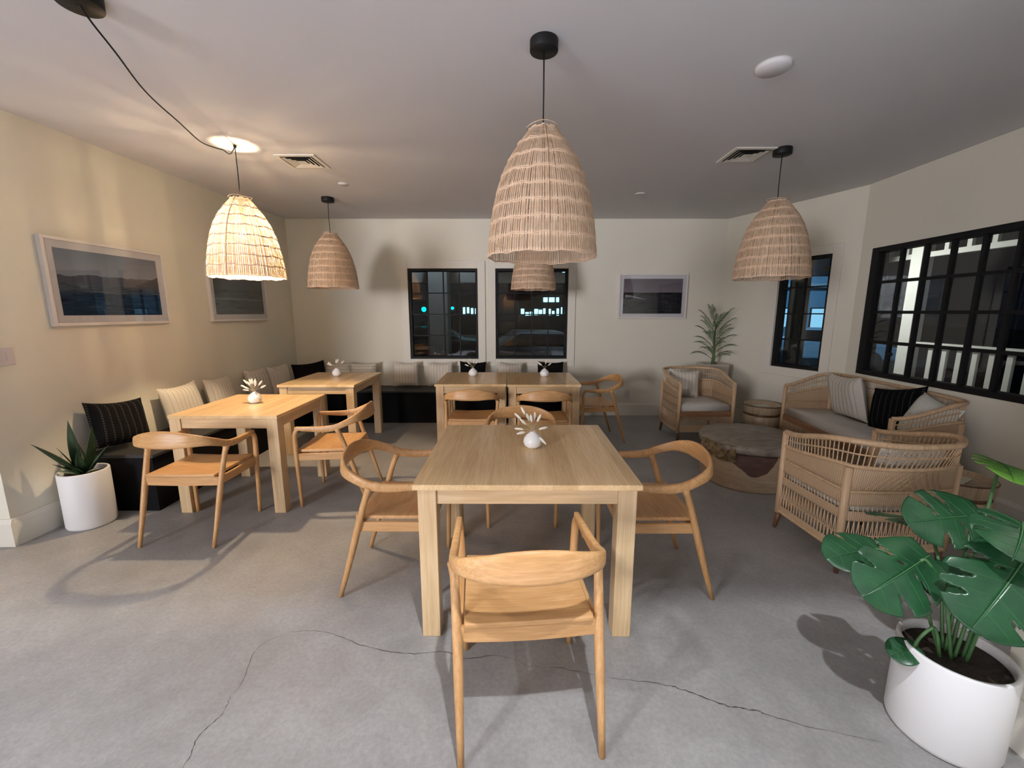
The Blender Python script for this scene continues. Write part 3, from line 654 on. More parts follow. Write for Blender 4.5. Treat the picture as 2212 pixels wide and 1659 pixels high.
# ------------------------------------------------------------ pictures
def seascape(kind):
    m = mat('seascape_'+kind, (0.05, 0.06, 0.09), 0.22)
    t = nd(m, 'ShaderNodeTexCoord'); s = nd(m, 'ShaderNodeSeparateXYZ'); lk(m, t.outputs['UV'], s.inputs[0]); x, y = s.outputs[0], s.outputs[1]
    def line(c, amp, sc, seed, det=3):
        mp = nd(m, 'ShaderNodeCombineXYZ'); lk(m, math_(m, 'MULTIPLY', x, sc), mp.inputs[0]); mp.inputs[1].default_value = seed
        n = noise(m, mp.outputs[0], 1.0, det); return math_(m, 'ADD', math_(m, 'MULTIPLY', math_(m, 'SUBTRACT', n, .5), amp), c)
    def below(l): return math_(m, 'GREATER_THAN', l, y)
    wv = nd(m, 'ShaderNodeMapping'); wv.inputs['Scale'].default_value = (3, 16, 1); lk(m, t.outputs['UV'], wv.inputs[0])
    wn = noise(m, wv.outputs[0], 1.5, 6, .6, .8)
    if kind == 'mountains':
        sky = ramp(m, y, [(.55, (0.29, 0.30, 0.38)), (1.0, (0.17, 0.19, 0.26))])
        col = mixc(m, below(line(.62, .26, 3.2, 4.4)), sky, (0.085, 0.085, 0.12))
        v = math_(m, 'ADD', math_(m, 'MULTIPLY', math_(m, 'ABSOLUTE', math_(m, 'SUBTRACT', x, .68)), .55), .52)
        nm = math_(m, 'ADD', v, line(-.02, .10, 9, 1.7)); right_ = math_(m, 'GREATER_THAN', x, .66)
        col = mixc(m, math_(m, 'MULTIPLY', below(nm), right_), col, (0.032, 0.034, 0.055))
        sea = ramp(m, wn, [(.3, (0.003, 0.006, 0.018)), (.55, (0.016, 0.034, 0.075)), (.75, (0.06, 0.09, 0.14))])
        sh = ramp(m, wn, [(.3, (0.02, 0.025, 0.04)), (.7, (0.13, 0.14, 0.18))])
        col = mixc(m, below(line(.50, .05, 2, 2.2)), col, sh); col = mixc(m, below(line(.36, .06, 3, 7.2)), col, sea)
    elif kind == 'swell':
        sky = ramp(m, y, [(.5, (0.055, 0.055, 0.06)), (1, (0.03, 0.03, 0.035))])
        sea = ramp(m, wn, [(.3, (0.010, 0.013, 0.014)), (.7, (0.05, 0.055, 0.055))]); col = mixc(m, below(line(.58, .04, 2, 3)), sky, sea)
        l = line(.36, .05, 2, 5); fo = math_(m, 'LESS_THAN', math_(m, 'ABSOLUTE', math_(m, 'SUBTRACT', y, l)), .02); col = mixc(m, math_(m, 'MULTIPLY', fo, .5), col, (.18, .19, .2))
    else:
        sky = ramp(m, math_(m, 'ADD', y, math_(m, 'MULTIPLY', wn, .15)), [(.6, (0.24, 0.19, 0.22)), (1.1, (0.17, 0.13, 0.16))])
        sea = ramp(m, wn, [(.3, (0.006, 0.006, 0.012)), (.6, (0.025, 0.024, 0.032)), (.78, (0.08, 0.075, 0.085))]); col = mixc(m, below(line(.61, .02, 2, 3)), sky, sea)
        cv = math_(m, 'ADD', .46, math_(m, 'MULTIPLY', math_(m, 'SINE', math_(m, 'ADD', math_(m, 'MULTIPLY', x, 9.0), 4.1)), -.045))
        d = math_(m, 'ABSOLUTE', math_(m, 'SUBTRACT', y, cv)); wd = math_(m, 'MULTIPLY', math_(m, 'SUBTRACT', .42, x), .11)
        fo = math_(m, 'MULTIPLY', math_(m, 'LESS_THAN', d, wd), math_(m, 'GREATER_THAN', x, .03)); col = mixc(m, math_(m, 'MULTIPLY', fo, .8), col, (.36, .33, .36))
    lk(m, col, B(m).inputs['Base Color']); return m
def picture(label, fr, s, z, w, h, kind, mt=.085):
    t = thing('framed_picture', label, 'picture'); t.matrix_world = fr_matrix(fr, s, z, 0)
    f = MB(); fw, d = .022, .035
    f.box(0, fw, -d, -.001, 0, h).box(w-fw, w, -d, -.001, 0, h).box(fw, w-fw, -d, -.001, 0, fw).box(fw, w-fw, -d, -.001, h-fw, h); f.build('frame', FRAMEW, t, bevel=.002)
    MB().box(fw, w-fw, -.022, -.002, fw, h-fw).build('mount', MATB, t)
    q = MB(); a = mt; q.quad((a, -.0235, a), (w-a, -.0235, a), (w-a, -.0235, h-a), (a, -.0235, h-a)); q.uv = [(0, 0), (1, 0), (1, 1), (0, 1)]; q.build('print', seascape(kind), t)
    MB().box(fw, w-fw, -.028, -.0265, fw, h-fw).build('glazing', GLASS, t)
picture('large white-framed dusk seascape with dark mountains, nearest on the left wall', FL, .435, 1.402, .965, .62, 'mountains', .075)
picture('white-framed dark swell print on the left wall, partly behind the glowing pendant', FL, 1.92, 1.402, .965, .62, 'swell', .075)
picture('white-framed breaking wave print on the back wall, right of the windows', FB, 1.494-B0[0], 1.41, .965, .62, 'wave', .07)
t = thing('switch_plate', 'wide blank switch plate at the far left edge of the left wall', 'switch plate'); t.matrix_world = fr_matrix(FL, .035, 1.165, 0)
MB().box(0, .155, -.007, 0, 0, .115).build('plate', PLATE, t, bevel=.003)
for i in range(3): MB().box(.02+i*.045, .048+i*.045, -.010, -.007, .03, .085).build('rocker', PLATE, t, bevel=.001)
t = thing('wall_outlet', 'white outlet low on the back wall, right of the end chair', 'outlet'); t.matrix_world = fr_matrix(FB, 1.645-B0[0], .26, 0)
MB().box(0, .07, -.006, 0, 0, .115).build('plate', PLATE, t, bevel=.002)
for z in (.025, .067): MB().box(.02, .05, -.008, -.006, z, z+.027).build('socket', PLATE, t, bevel=.002)

# ------------------------------------------------------------ benches
t = thing('bench', 'black painted box bench along the left wall, ending at the potted aloe', 'bench', (0, 0, 0))
def wx(y): return A0[0]+(B0[0]-A0[0])*(y-A0[1])/(B0[1]-A0[1])+.02
y0, y1, xf = 2.97, 5.98, -2.68
def pr(y0, y1, xo, z0, z1):
    v = [(wx(y0), y0), (xo, y0), (xo, y1), (wx(y1), y1)]; return MB().sweep([[(x, y, z) for x, y in v] for z in (z0, z1)])
pr(y0+.015, y1, xf-.02, 0, .425).build('bench_box', BENCHM, t); pr(y0, y1, xf, .425, .45).build('seat_board', BENCHT, t, bevel=.004)
for k in range(1, 3): MB().box(xf-.0205, xf-.0165, y0+k, y0+k+.006, .0, .42).build('panel_gap', BLACK, t)
t = thing('bench', 'black painted box bench along the back wall under the two windows', 'bench', (0, 0, 0))
MB().box(xf+.004, .80, 5.56, 5.98, 0, .425).build('bench_box', BENCHM, t); MB().box(xf+.004, .82, 5.54, 5.98, .425, .45).build('seat_board', BENCHT, t, bevel=.004)
for k in range(1, 4): MB().box(xf+k*.9, xf+k*.9+.006, 5.5575, 5.5605, 0, .42).build('panel_gap', BLACK, t)

# ------------------------------------------------------------ cushions
def pillow(name, w, h, th, m, label, loc, lean, rz, roll=0, group=None, cat='cushion', seed=0):
    """stands on its lower edge at loc, front faces local -y, leans back by 'lean'"""
    n = 14; rr = random.Random(seed); fr_, bk_ = [], []
    for i in range(n+1):
        v = -1+2*i/n; a, b = [], []
        for j in range(n+1):
            u = -1+2*j/n
            x = u*w/2*(1-.05*(1-v*v)) ; z = h/2+v*h/2*(1-.05*(1-u*u))
            f = ((1-u**4)*(1-v**4))**.55; d = th/2*f*(1+.10*sin(3*u+seed)*cos(2.3*v+seed*2)); sag = -.02*(1+v)*(1-u*u)
            a.append((x, -d, z+sag*.4)); b.append((x, d, z+sag*.4))
        fr_.append(a); bk_.append(b)
    mb = MB(); mb.grid(fr_); k = len(mb.f); mb.grid(bk_); mb.f = mb.f[:k]+[tuple(reversed(f)) for f in mb.f[k:]]
    o = mb.build(name, m, smooth=True); o.location = loc; o.rotation_mode = 'XYZ'
    o.matrix_world = Matrix.Translation(loc) @ Matrix.Rotation(rz, 4, 'Z') @ Matrix.Rotation(-lean, 4, 'X') @ Matrix.Translation((0, 0, h/2)) @ Matrix.Rotation(roll, 4, 'Y') @ Matrix.Translation((0, 0, -h/2))
    tag(o, label, cat, group); return o
BZ = .462
# left wall: front of cushion faces +x => rz = +90deg
pillow('cushion', .40, .36, .14, BLKC, 'black knitted cushion with grey dotted stripes beside the potted aloe', (-3.02, 3.15, BZ+.02), .3, pi/2-.2, .10, seed=1)
pillow('cushion', .42, .39, .13, STR, 'cream striped cushion on the left bench, nearest of the cream ones', (-3.03, 3.80, BZ), .2, pi/2-.05, -.03, seed=2)
pillow('cushion', .40, .38, .13, STR, 'cream striped cushion on the left bench, second of the cream ones', (-3.02, 4.30, BZ), .2, pi/2+.03, .02, seed=3)
pillow('cushion', .42, .39, .13, STRV, 'cream banded cushion on the left bench behind the vase of the lit table', (-2.99, 4.92, BZ), .22, pi/2, .03, seed=4)
pillow('cushion', .40, .38, .13, STR, 'cream cushion on the left bench just before the black corner cushion', (-2.96, 5.33, BZ), .22, pi/2-.1, 0, seed=5)
pillow('cushion', .41, .37, .13, PLAINB, 'plain black cushion set across the corner where the benches meet', (-2.73, 5.58, BZ+.01), .25, .5, -.10, seed=6)
bc = [(-2.46, .38, .34, STRH, 'cream cushion with cross stripes behind the vase of the corner table'), (-2.10, .37, .34, STRH, 'cream cushion with cross stripes at the right end of the corner table'),
      (-1.50, .36, .345, STR, 'cream striped cushion under the left window, standing free on the bench'), (-1.01, .36, .345, STR, 'cream striped cushion between the free-standing one and the left table'),
      (-.555, .37, .35, PLAINB, 'black cushion behind the vase of the left back table'), (-.04, .37, .34, STR, 'cream striped cushion between the two black ones behind the back tables'),
      (.54, .37, .35, PLAINB, 'black cushion behind the vase of the right back table')]
for i, (x, w, h, m, lab) in enumerate(bc): pillow('cushion', w, h, .12, m, lab, (x, 5.80, BZ+.01), .16, R.uniform(-.05, .05), R.uniform(-.03, .03), seed=10+i)

# ------------------------------------------------------------ vases with dried grass
VP = [(-.6, .06), (0, 0)]
def vase(label, loc, s=1.0):
    t = thing('bud_vase', label, 'vase', loc)
    MB().lathe([(.001, 0), (.030, 0), (.046, .012), (.0535, .032), (.050, .052), (.036, .072), (.020, .084), (.0145, .090), (.0125, .092), (.0105, .089), (.010, .075)], 32, cap=False).build('body', VASEM, t, True)
    MB().tube([(cos(a)*.0132, sin(a)*.0132, .091) for a in [2*pi*i/24 for i in range(24)]], .0016, 6, closed=True).build('lip', VASEM, t, True)
    return t
def grass(base, dx, dy, dz, ln, label, group, hl=.050):
    t = thing('dried_grass_stem', label, 'dried grass', base, 0, group)
    d = Vector((dx, dy, dz)).normalized(); e = d*ln; mid = d*ln*.5+Vector((0, 0, .006))
    MB().tube([(0, 0, -.05), (0, 0, -.002), tuple(mid*.4), tuple(mid), tuple(e)], .0010, 5).build('stalk', STEMM, t, True)
    n = 7; pts = []; rad = []
    for i in range(n): q = i/(n-1); pts.append(tuple(e+d*hl*q+Vector((0, 0, -.004*q*q)))); rad.append(.0078*(sin(pi*(.12+.8*q)))**.7*R.uniform(.9, 1.1))
    MB().tube(pts, rad, 8).build('seed_head', GRASSM, t, True)
vlist = [('round white bud vase on the front table', (.116, 2.225, .76), 'dried bunny-tail stem in the white vase on the front table'),
         ('round white bud vase on the table under the glowing pendant', (-2.128, 3.38, .76), 'dried bunny-tail stem in the white vase on the brightly lit left table'),
         ('round white bud vase on the corner table', (-2.064, 4.86, .76), 'dried bunny-tail stem in the white vase on the back left corner table'),
         ('round white bud vase on the left of the two joined back tables', (-.459, 4.86, .76), 'dried bunny-tail stem in the white vase on the left joined table'),
         ('round white bud vase on the right of the two joined back tables', (.38, 4.824, .76), 'dried bunny-tail stem in the white vase on the right joined table')]
FRONTL = ['tallest dried bunny-tail stem, leaning up left, in the front table vase', 'upper left dried stem in the front table vase, second tallest', 'short dried stem pointing left and upward over the rim of the front vase', 'short dried stem rising steeply up left in the front table vase', 'dried stem rising nearly straight, left of centre, in the front table vase', 'dried stem rising nearly straight, right of centre, in the front table vase', 'dried stem fanning up right in the front table vase', 'dried stem lying almost level to the right over the front table vase', 'dried stem drooping below the rim at the left of the front vase', 'dried stem lying almost level to the left over the front table vase', 'dried stem hanging down the right side of the front table vase']
G0 = [(-.75, 0, 1.6, .105), (-.85, .1, .85, .095), (-.5, -.2, .55, .06), (-.35, .2, 1.0, .06), (-.15, -.2, 1.1, .055), (.12, .1, 1.2, .06), (.42, -.1, 1.0, .06), (.9, .1, .25, .035), (-.95, -.3, -.05, .045), (-1.0, .2, .12, .055), (.75, -.5, -.62, .052)]
for k, (lv, loc, lg) in enumerate(vlist):
    vase(lv, loc); base = (loc[0], loc[1], loc[2]+.093); g = 'dried stems in the vase %s' % lv.split(' vase ')[1]
    if k == 0: G = G0
    elif k == 1: G = [(-1, 0, .55, .07), (-.8, .1, .95, .085), (-.55, -.1, .35, .045), (-.35, .1, 1.0, .065), (-.1, 0, 1.1, .065), (.1, .1, 1.0, .06), (.3, -.1, .95, .05), (.65, 0, .85, .07), (.85, .1, .5, .06), (-1.0, .1, .2, .05), (-.6, .2, .8, .06)]
    else: G = [(R.uniform(-1, -.3), R.uniform(-.3, .3), R.uniform(.3, .9), R.uniform(.05, .08)) for _ in range(3)]+[(R.uniform(-.25, .3), R.uniform(-.3, .3), 1, R.uniform(.05, .08)) for _ in range(2)]+[(R.uniform(.4, 1), R.uniform(-.3, .3), R.uniform(.4, .9), R.uniform(.05, .08))]
    for i_, d in enumerate(G): grass(base, *d, FRONTL[i_] if k == 0 else lg, g)

# ------------------------------------------------------------ rattan seats
def plan_path(hw, hd, bulge, n=60, r=.05, rnd=False):
    """front-left post -> back -> front-right post; (x,y) list"""
    P = [(-hw, hd), (-hw-.004, 0), (-hw, -hd+.02), (-hw+r*.6, -hd-.02), (-hw*.5, -hd-bulge*.8), (0, -hd-bulge), (hw*.5, -hd-bulge*.8), (hw-r*.6, -hd-.02), (hw, -hd+.02), (hw+.004, 0), (hw, hd)]
    if rnd: P = [(-hw, hd), (-hw-.028, hd*.35), (-hw-.038, -hd*.35), (-hw-.012, -hd*.95), (-hw+.09, -hd-bulge*.62), (-hw*.45, -hd-bulge*.92), (0, -hd-bulge)]; P = P+[(-a, b) for a, b in reversed(P[:-1])]
    Q = cr(P, 24); L = [0]
    for a, b in zip(Q, Q[1:]): L.append(L[-1]+sqrt((a[0]-b[0])**2+(a[1]-b[1])**2))
    out = []; j = 0
    for i in range(n+1):
        t = L[-1]*i/n
        while j < len(L)-2 and L[j+1] < t: j += 1
        f = (t-L[j])/(L[j+1]-L[j]); out.append((Q[j][0]+(Q[j+1][0]-Q[j][0])*f, Q[j][1]+(Q[j+1][1]-Q[j][1])*f))
    return out, L[-1]
def make_rattan(name, label, cat, loc, rz, hw, hd, bulge, arm=.70, backz=.80, cush=True, seg=5):
    t = thing(name, label, cat, loc, rz)
    n = 2*int((hw+2*hd)/.0125); low, LL = plan_path(hw, hd, bulge*.55, n); rim, _ = plan_path(hw, hd, bulge+.055, n, rnd=True)
    def prof(i):
        y = low[i][1]; q = min(1, max(0, (hd-y)/(2*hd))); q = q*q*(3-2*q); return q
    def zr(i): return arm+(backz-arm)*prof(i)
    def zl(i): return zr(i)-.095-.05*prof(i)
    def P(i, z):
        a, b = low[i], rim[i]; zz = zl(i); f = 0 if z <= zz-.12 else (z-(zz-.12))/(zr(i)-zz+.12); f = min(f, 1); e = min(1, i/6, (n-i)/6)
        return (a[0]+(b[0]-a[0])*f*e, a[1]+(b[1]-a[1])*f*e, z)
    idx = list(range(0, n+1, 2)); idx = idx if idx[-1] == n else idx+[n]
    MB().tube([P(i, zr(i)) for i in idx], .0175, 10).build('top_rim', CANE, t, True)
    MB().tube([P(i, zl(i)) for i in idx], .0115, 8).build('lower_rim', CANE, t, True)
    MB().tube([P(i, (zl(i)+zr(i))/2) for i in idx], .005, 6).build('arm_cane', CANE, t, True)
    for z, r in ((.505, .008), (.24, .004), (.135, .012)): MB().tube([P(i, z) for i in idx], r, 6).build('cane_band', CANE, t, True)
    def band(z0, z1):
        mb = MB(); Z = lambda i, k: (z0(i) if callable(z0) else z0)*(1-k)+(z1(i) if callable(z1) else z1)*k
        rows = [[P(i, Z(i, k/4)) for i in idx] for k in range(5)]; mb.grid(rows); mb.uv = [(LL*i/n, Z(i, k/4)) for k in range(5) for i in idx]
        mb.build('woven_band', WEAVE, t, True, solid=.005)
    band(.14, .18); band(.33, .388); band(.42, .50); band(.51, lambda i: zl(i)-.004)
    mb = MB()
    for i in range(2, n, 2):
        for a, b, k in ((.18, .33, 1), (.388, .42, 0)):
            for dlt in ((-.5, .5) if k else (0,)):
                u = P(i, a-.004); v = P(i+1, b+.004) if dlt > 0 and k else P(i, b+.004); w = P(max(i-1, 0), b+.004) if dlt < 0 and k else v
                mb.obox(u, w if dlt < 0 else v, .0042, .004, (low[i][0]+.001, low[i][1], 0))
        mb.obox(P(i, zl(i)), P(i, zr(i)), .005, .004, (low[i][0]+.001, low[i][1], 0))
    mb.build('spindles', CANE, t)['kind'] = 'stuff'
    # crossed cane lattice on the back
    mb = MB(); b0 = int(n*.36); b1 = int(n*.64); st = 3
    for i in range(b0, b1, st):
        for dlt in ((7,) if i < (b0+b1)//2 else (-7,)):
            i2 = i+dlt
            if 0 < i2 < n:
                a = Vector(P(i, .52)); c = Vector(P(i2, zl(i2)-.02)); 
                o = Vector((0, -.006, 0)); mid = (a+c)/2; mp = Vector(P((i+i2)//2, mid.z)); mb.tube([a+o, mp+o*1.2, c+o], .0022, 4)
    mb.build('lattice', CANE, t)['kind'] = 'stuff'
    for sx in (-1, 1):
        MB().tube([(sx*hw, hd, .12), (sx*hw, hd, arm)], .019, 12).build('post', CANE, t, True); 
        zc = zl(int(n*(.30 if sx < 0 else .70)))
        MB().tube([(sx*(hw+.004), -hd-.004, .12), (sx*(hw+.006), -hd-.006, zc-.01)], .021, 12).build('post', CANE, t, True)
        for sy in (-1, 1): MB().tube([(sx*(hw-.012), sy*(hd-.004), .13), (sx*(hw+.002), sy*(hd+.012), 0)], [.021, .012], 10).build('leg', DARKLEG, t, True)
    MB().box(-hw+.01, hw-.01, hd-.028, hd+.006, .315, .375).build('front_rail', SEATRAIL, t, bevel=.008)
    mb = MB(); q = int(2*hw/.016)
    for i in range(q):
        x = -hw+.02+i*(2*hw-.04)/(q-1); mb.obox((x, hd-.006, .16), (x, hd-.006, .32), .005, .005, (0, 1, 0))
    mb.build('spindles', CANE, t)['kind'] = 'stuff'
    q2 = MB(); q2.grid([[(-hw, hd-.004, z), (hw, hd-.004, z)] for z in (.13, .17, .215)]); q2.uv = [(x, z) for z in (.13, .17, .215) for x in (0, 2*hw)]; q2.build('woven_band', WEAVE, t, solid=.005)
    # seat board + cushion shaped like the plan
    inner = [(x*.96, y*.96) for x, y in plan_path(hw-.015, hd-.01, bulge*.4, 36)[0]]
    def slab(poly, z0, z1, nm, m, bv, crown=0):
        mb = MB(); k = len(poly); rings = []
        for z, s in ((z0, .985), (z0+bv, 1), (z1-bv, 1), (z1, .975)): rings.append([(x*s, y*s, z) for x, y in poly])
        rings.append([(x*.5, y*.5, z1+crown) for x, y in poly]); rings.append([(x*.02, y*.02, z1+crown*1.3) for x, y in poly])
        mb.sweep(rings); return mb.build(nm, m, t, True)
    slab([(x, y) for x, y in inner], .33, .36, 'seat_base', SEATRAIL, .005)
    slab([(x, y) for x, y in inner], .365, .452, 'seat_cushion', CUSH, .02, .012)
    return t
make_rattan('rattan_armchair', 'woven rattan armchair nearest the camera, its curved back to us beside the big monstera', 'armchair', (2.195, 2.495, 0), radians(3), .318, .255, .085)
make_rattan('rattan_armchair', 'woven rattan armchair against the back wall facing us, with a cream striped cushion', 'armchair', (2.225, 4.93, 0), radians(180), .31, .27, .085)
make_rattan('rattan_sofa', 'two-seat woven rattan sofa below the large right-hand window', 'sofa', (3.205, 3.80, 0), radians(84), .75, .235, .055, .70, .83)
pillow('cushion', .36, .34, .12, STR, 'cream striped cushion on the rattan armchair by the back wall', (2.13, 5.07, .47), .25, -.15, .06, seed=31)
SF = radians(84)
pillow('cushion', .50, .44, .15, STRV, 'cream banded cushion at the far end of the rattan sofa', (3.36, 4.03, .466), .22, -pi/2+SF-pi/2+pi-.02+0, .04, seed=32)
pillow('cushion', .44, .40, .15, BLKC, 'black knitted cushion in the middle of the rattan sofa', (3.33, 3.58, .47), .30, -pi/2+.10, -.22, seed=33)
pillow('cushion', .40, .36, .15, WHC, 'fluffy white cushion at the near end of the rattan sofa', (3.27, 3.24, .48), .35, -pi/2-.1, .18, seed=34)
pillow('cushion', .40, .29, .12, STR, 'cream cushion inside the near rattan armchair, showing through its open weave', (2.28, 2.33, .47), .22, pi+.05, -.03, seed=35)

# ------------------------------------------------------------ stump coffee table
def stump():
    t = thing('stump_table', 'low round coffee table carved from a tree trunk, with a dark heartwood scallop', 'coffee table', (2.17, 3.65, 0))
    m = mat('trunk_side', (0.42, 0.3, 0.2), .6); v = coords(m, (1, 1, 1)); s = nd(m, 'ShaderNodeSeparateXYZ'); lk(m, v, s.inputs[0])
    gr = noise(m, coords(m, (6, 6, 30)), 1.2, 5, .6, .6)
    light = ramp(m, gr, [(.3, (0.37, 0.26, 0.165)), (.7, (0.50, 0.38, 0.25))]); dark = ramp(m, gr, [(.3, (0.06, 0.028, 0.022)), (.7, (0.16, 0.08, 0.055))])
    # scallop: angle-based bowl facing the camera side
    dx = math_(m, 'ADD', s.outputs[0], .17); wob = math_(m, 'MULTIPLY', math_(m, 'SUBTRACT', noise(m, v, 5, 3), .5), .07)
    q = math_(m, 'ADD', math_(m, 'MULTIPLY', math_(m, 'MULTIPLY', dx, dx), 4.6), math_(m, 'ADD', .155, wob))
    lower = math_(m, 'GREATER_THAN', s.outputs[2], q)
    lk(m, mixc(m, lower, light, dark), B(m).inputs['Base Color']); bump(m, gr, .3, .01)
    mt = mat('trunk_top', (0.3, 0.26, 0.22), .5); v = coords(mt, (3, 9, 3)); g2 = noise(mt, v, 1.4, 6, .6, 1.6)
    lk(mt, ramp(mt, g2, [(.3, (0.15, 0.12, 0.10)), (.5, (0.28, 0.24, 0.19)), (.7, (0.38, 0.34, 0.28))]), B(mt).inputs['Base Color']); bump(mt, g2, .3, .006)
    def ring(r, z, seed, amp=.03):
        return [(r*(1+amp*sin(2*a+seed)+amp*.6*sin(3*a+seed*2)+.012*sin(7*a))*cos(a), r*(1+amp*sin(2*a+seed)+amp*.6*sin(3*a+seed*2)+.012*sin(7*a))*sin(a), z) for a in [2*pi*i/64 for i in range(64)]]
    MB().sweep([ring(.385, 0, 1), ring(.40, .02, 1), ring(.415, .18, 1), ring(.405, .30, 1), ring(.395, .325, 1)]).build('trunk', m, t, True)
    MB().sweep([ring(.40, .33, 1), ring(.425, .342, 1), ring(.432, .385, 1), ring(.418, .402, 1), ring(.2, .404, 1), ring(.01, .404, 1)]).build('top_slab', mt, t, True)
    bark = mat('bark', (0.2, 0.14, 0.08), .95); bn = noise(bark, coords(bark), 26, 5); lk(bark, ramp(bark, bn, [(.35, (0.10, 0.065, 0.03)), (.65, (0.36, 0.25, 0.13))]), B(bark).inputs['Base Color']); bump(bark, bn, 1, .02)
    rr = random.Random(5); rows = []
    for k in range(7):
        z = .26+.135*k/6; rows.append([((.425+rr.uniform(0, .016))*1.01*cos(a), (.425+rr.uniform(0, .016))*1.01*sin(a), z+rr.uniform(-.006, .006)) for a in [pi*1.02+pi*.24*i/12 for i in range(13)]])
    MB().grid(rows).build('bark_patch', bark, t, solid=.02)
stump()
def drum(label, loc, r=.2, h=.43, rz=0):
    t = thing('drum_side_table', label, 'side table', loc, rz)
    m = wood('drum_wood', (0.40, 0.29, 0.18), (0.50, 0.38, 0.25), (0.58, 0.46, 0.32), 'z')
    MB().lathe([(r*.86, 0), (r*.93, .02), (r*1.0, h*.45), (r*.99, h*.66), (r*.95, h*.70)], 40).build('body', m, t, True)
    MB().lathe([(r*.955, h*.70), (r*.965, h*.72), (r*.96, h*.755), (r*.955, h*.76)], 40).build('dark_band', DARKLEG, t, True)
    MB().lathe([(r*.96, h*.76), (r*1.0, h*.78), (r*1.02, h*.95), (r*1.03, h*.985), (r*1.0, h), (r*.93, h*.99), (r*.90, h*.93), (r*.01, h*.93)], 40, cap=False).build('tray_top', m, t, True)
    MB().lathe([(r*1.032, h*.965), (r*1.045, h*.98), (r*1.03, h*.995)], 40, cap=False).build('rim_edge', DARKLEG, t, True)
    MB().box(-.10, .09, -.06, .08, h*.935, h*.945).build('tray_inlay', mat('inlay_pale', (0.62, 0.58, 0.46), .5), t)
    return t
drum('round drum side table with dark band, between the far armchair and the sofa', (3.0, 4.88, 0), .20, .42)
drum('round drum side table at the near end of the sofa, behind the nearest rattan armchair', (2.99, 2.66, 0), .19, .42, .5)

# ------------------------------------------------------------ plants
def pot(t, r, h, m=POTM, wall_=.012, soil=.035):
    MB().lathe([(r*.90, 0), (r*.97, .006), (r, .02), (r, h-.006), (r-.003, h), (r-wall_, h), (r-wall_-.003, h-.006), (r-wall_-.003, h-soil-.01)], 56, cap=False).build('pot', m, t, True)
    n = 14; rows = []; rr = random.Random(9)
    for i in range(8):
        q = i/7; rows.append([((r-wall_-.001)*q*cos(a), (r-wall_-.001)*q*sin(a), h-soil+rr.uniform(-.005, .006)*(q < 1)) for a in [2*pi*j/28 for j in range(28)]])
    MB().grid(rows, closed=True).build('soil', SOIL, t, True)
def blade(t, base, az, tilt, ln, w, m, name='leaf', curve=.15, thick=.25):
    n = 12; secs = []; d = Vector((cos(az)*sin(tilt), sin(az)*sin(tilt), cos(tilt))); side = Vector((-sin(az), cos(az), 0)); nr = d.cross(side).normalized()
    for i in range(n+1):
        q = i/n; c = Vector(base)+d*ln*q - nr*(curve*ln*q*q); ww = w*(.55+1.1*q-1.1*q*q)*(1-q**3.2)+.0008; tk = ww*thick
        secs.append([tuple(c+side*ww+nr*(-ww*.35)), tuple(c+side*ww*.5+nr*(tk-ww*.1)*-.0), tuple(c+nr*0), tuple(c-side*ww*.5), tuple(c-side*ww+nr*(-ww*.35)), tuple(c-side*ww*.5+nr*tk), tuple(c+nr*tk*1.5), tuple(c+side*ww*.5+nr*tk)])
    return MB().sweep(secs).build(name, m, t, True)
t = thing('potted_aloe', 'dark green aloe in a white cylinder pot at the end of the left bench', 'potted plant', (-3.03, 2.80, 0))
pot(t, .137, .404)
for az, ti, ln, w, m, cv in ((pi*1.40, .55, .36, .034, ALOE, .1), (pi*1.5, .05, .40, .036, ALOE, .02), (0.1, .27, .35, .036, ALOE, -.02), (-.9, .35, .20, .026, ALOE, .1), (pi*1.32, .75, .17, .017, ALOE, .1), (pi*1.25, .95, .13, .02, ALOEP, .2), (-.1, .95, .13, .014, ALOEP, .3), (.4, .55, .24, .03, ALOE, .1), (pi*.8, .45, .27, .03, ALOE, .1), (-1.2, .7, .14, .02, ALOE, .2), (pi, 1.0, .12, .016, ALOE, .2), (pi*1.28, .35, .24, .010, ALOE, .05)):
    blade(t, (.015*cos(az), .015*sin(az), .375), az, ti, ln, w*1.35, m, curve=cv)

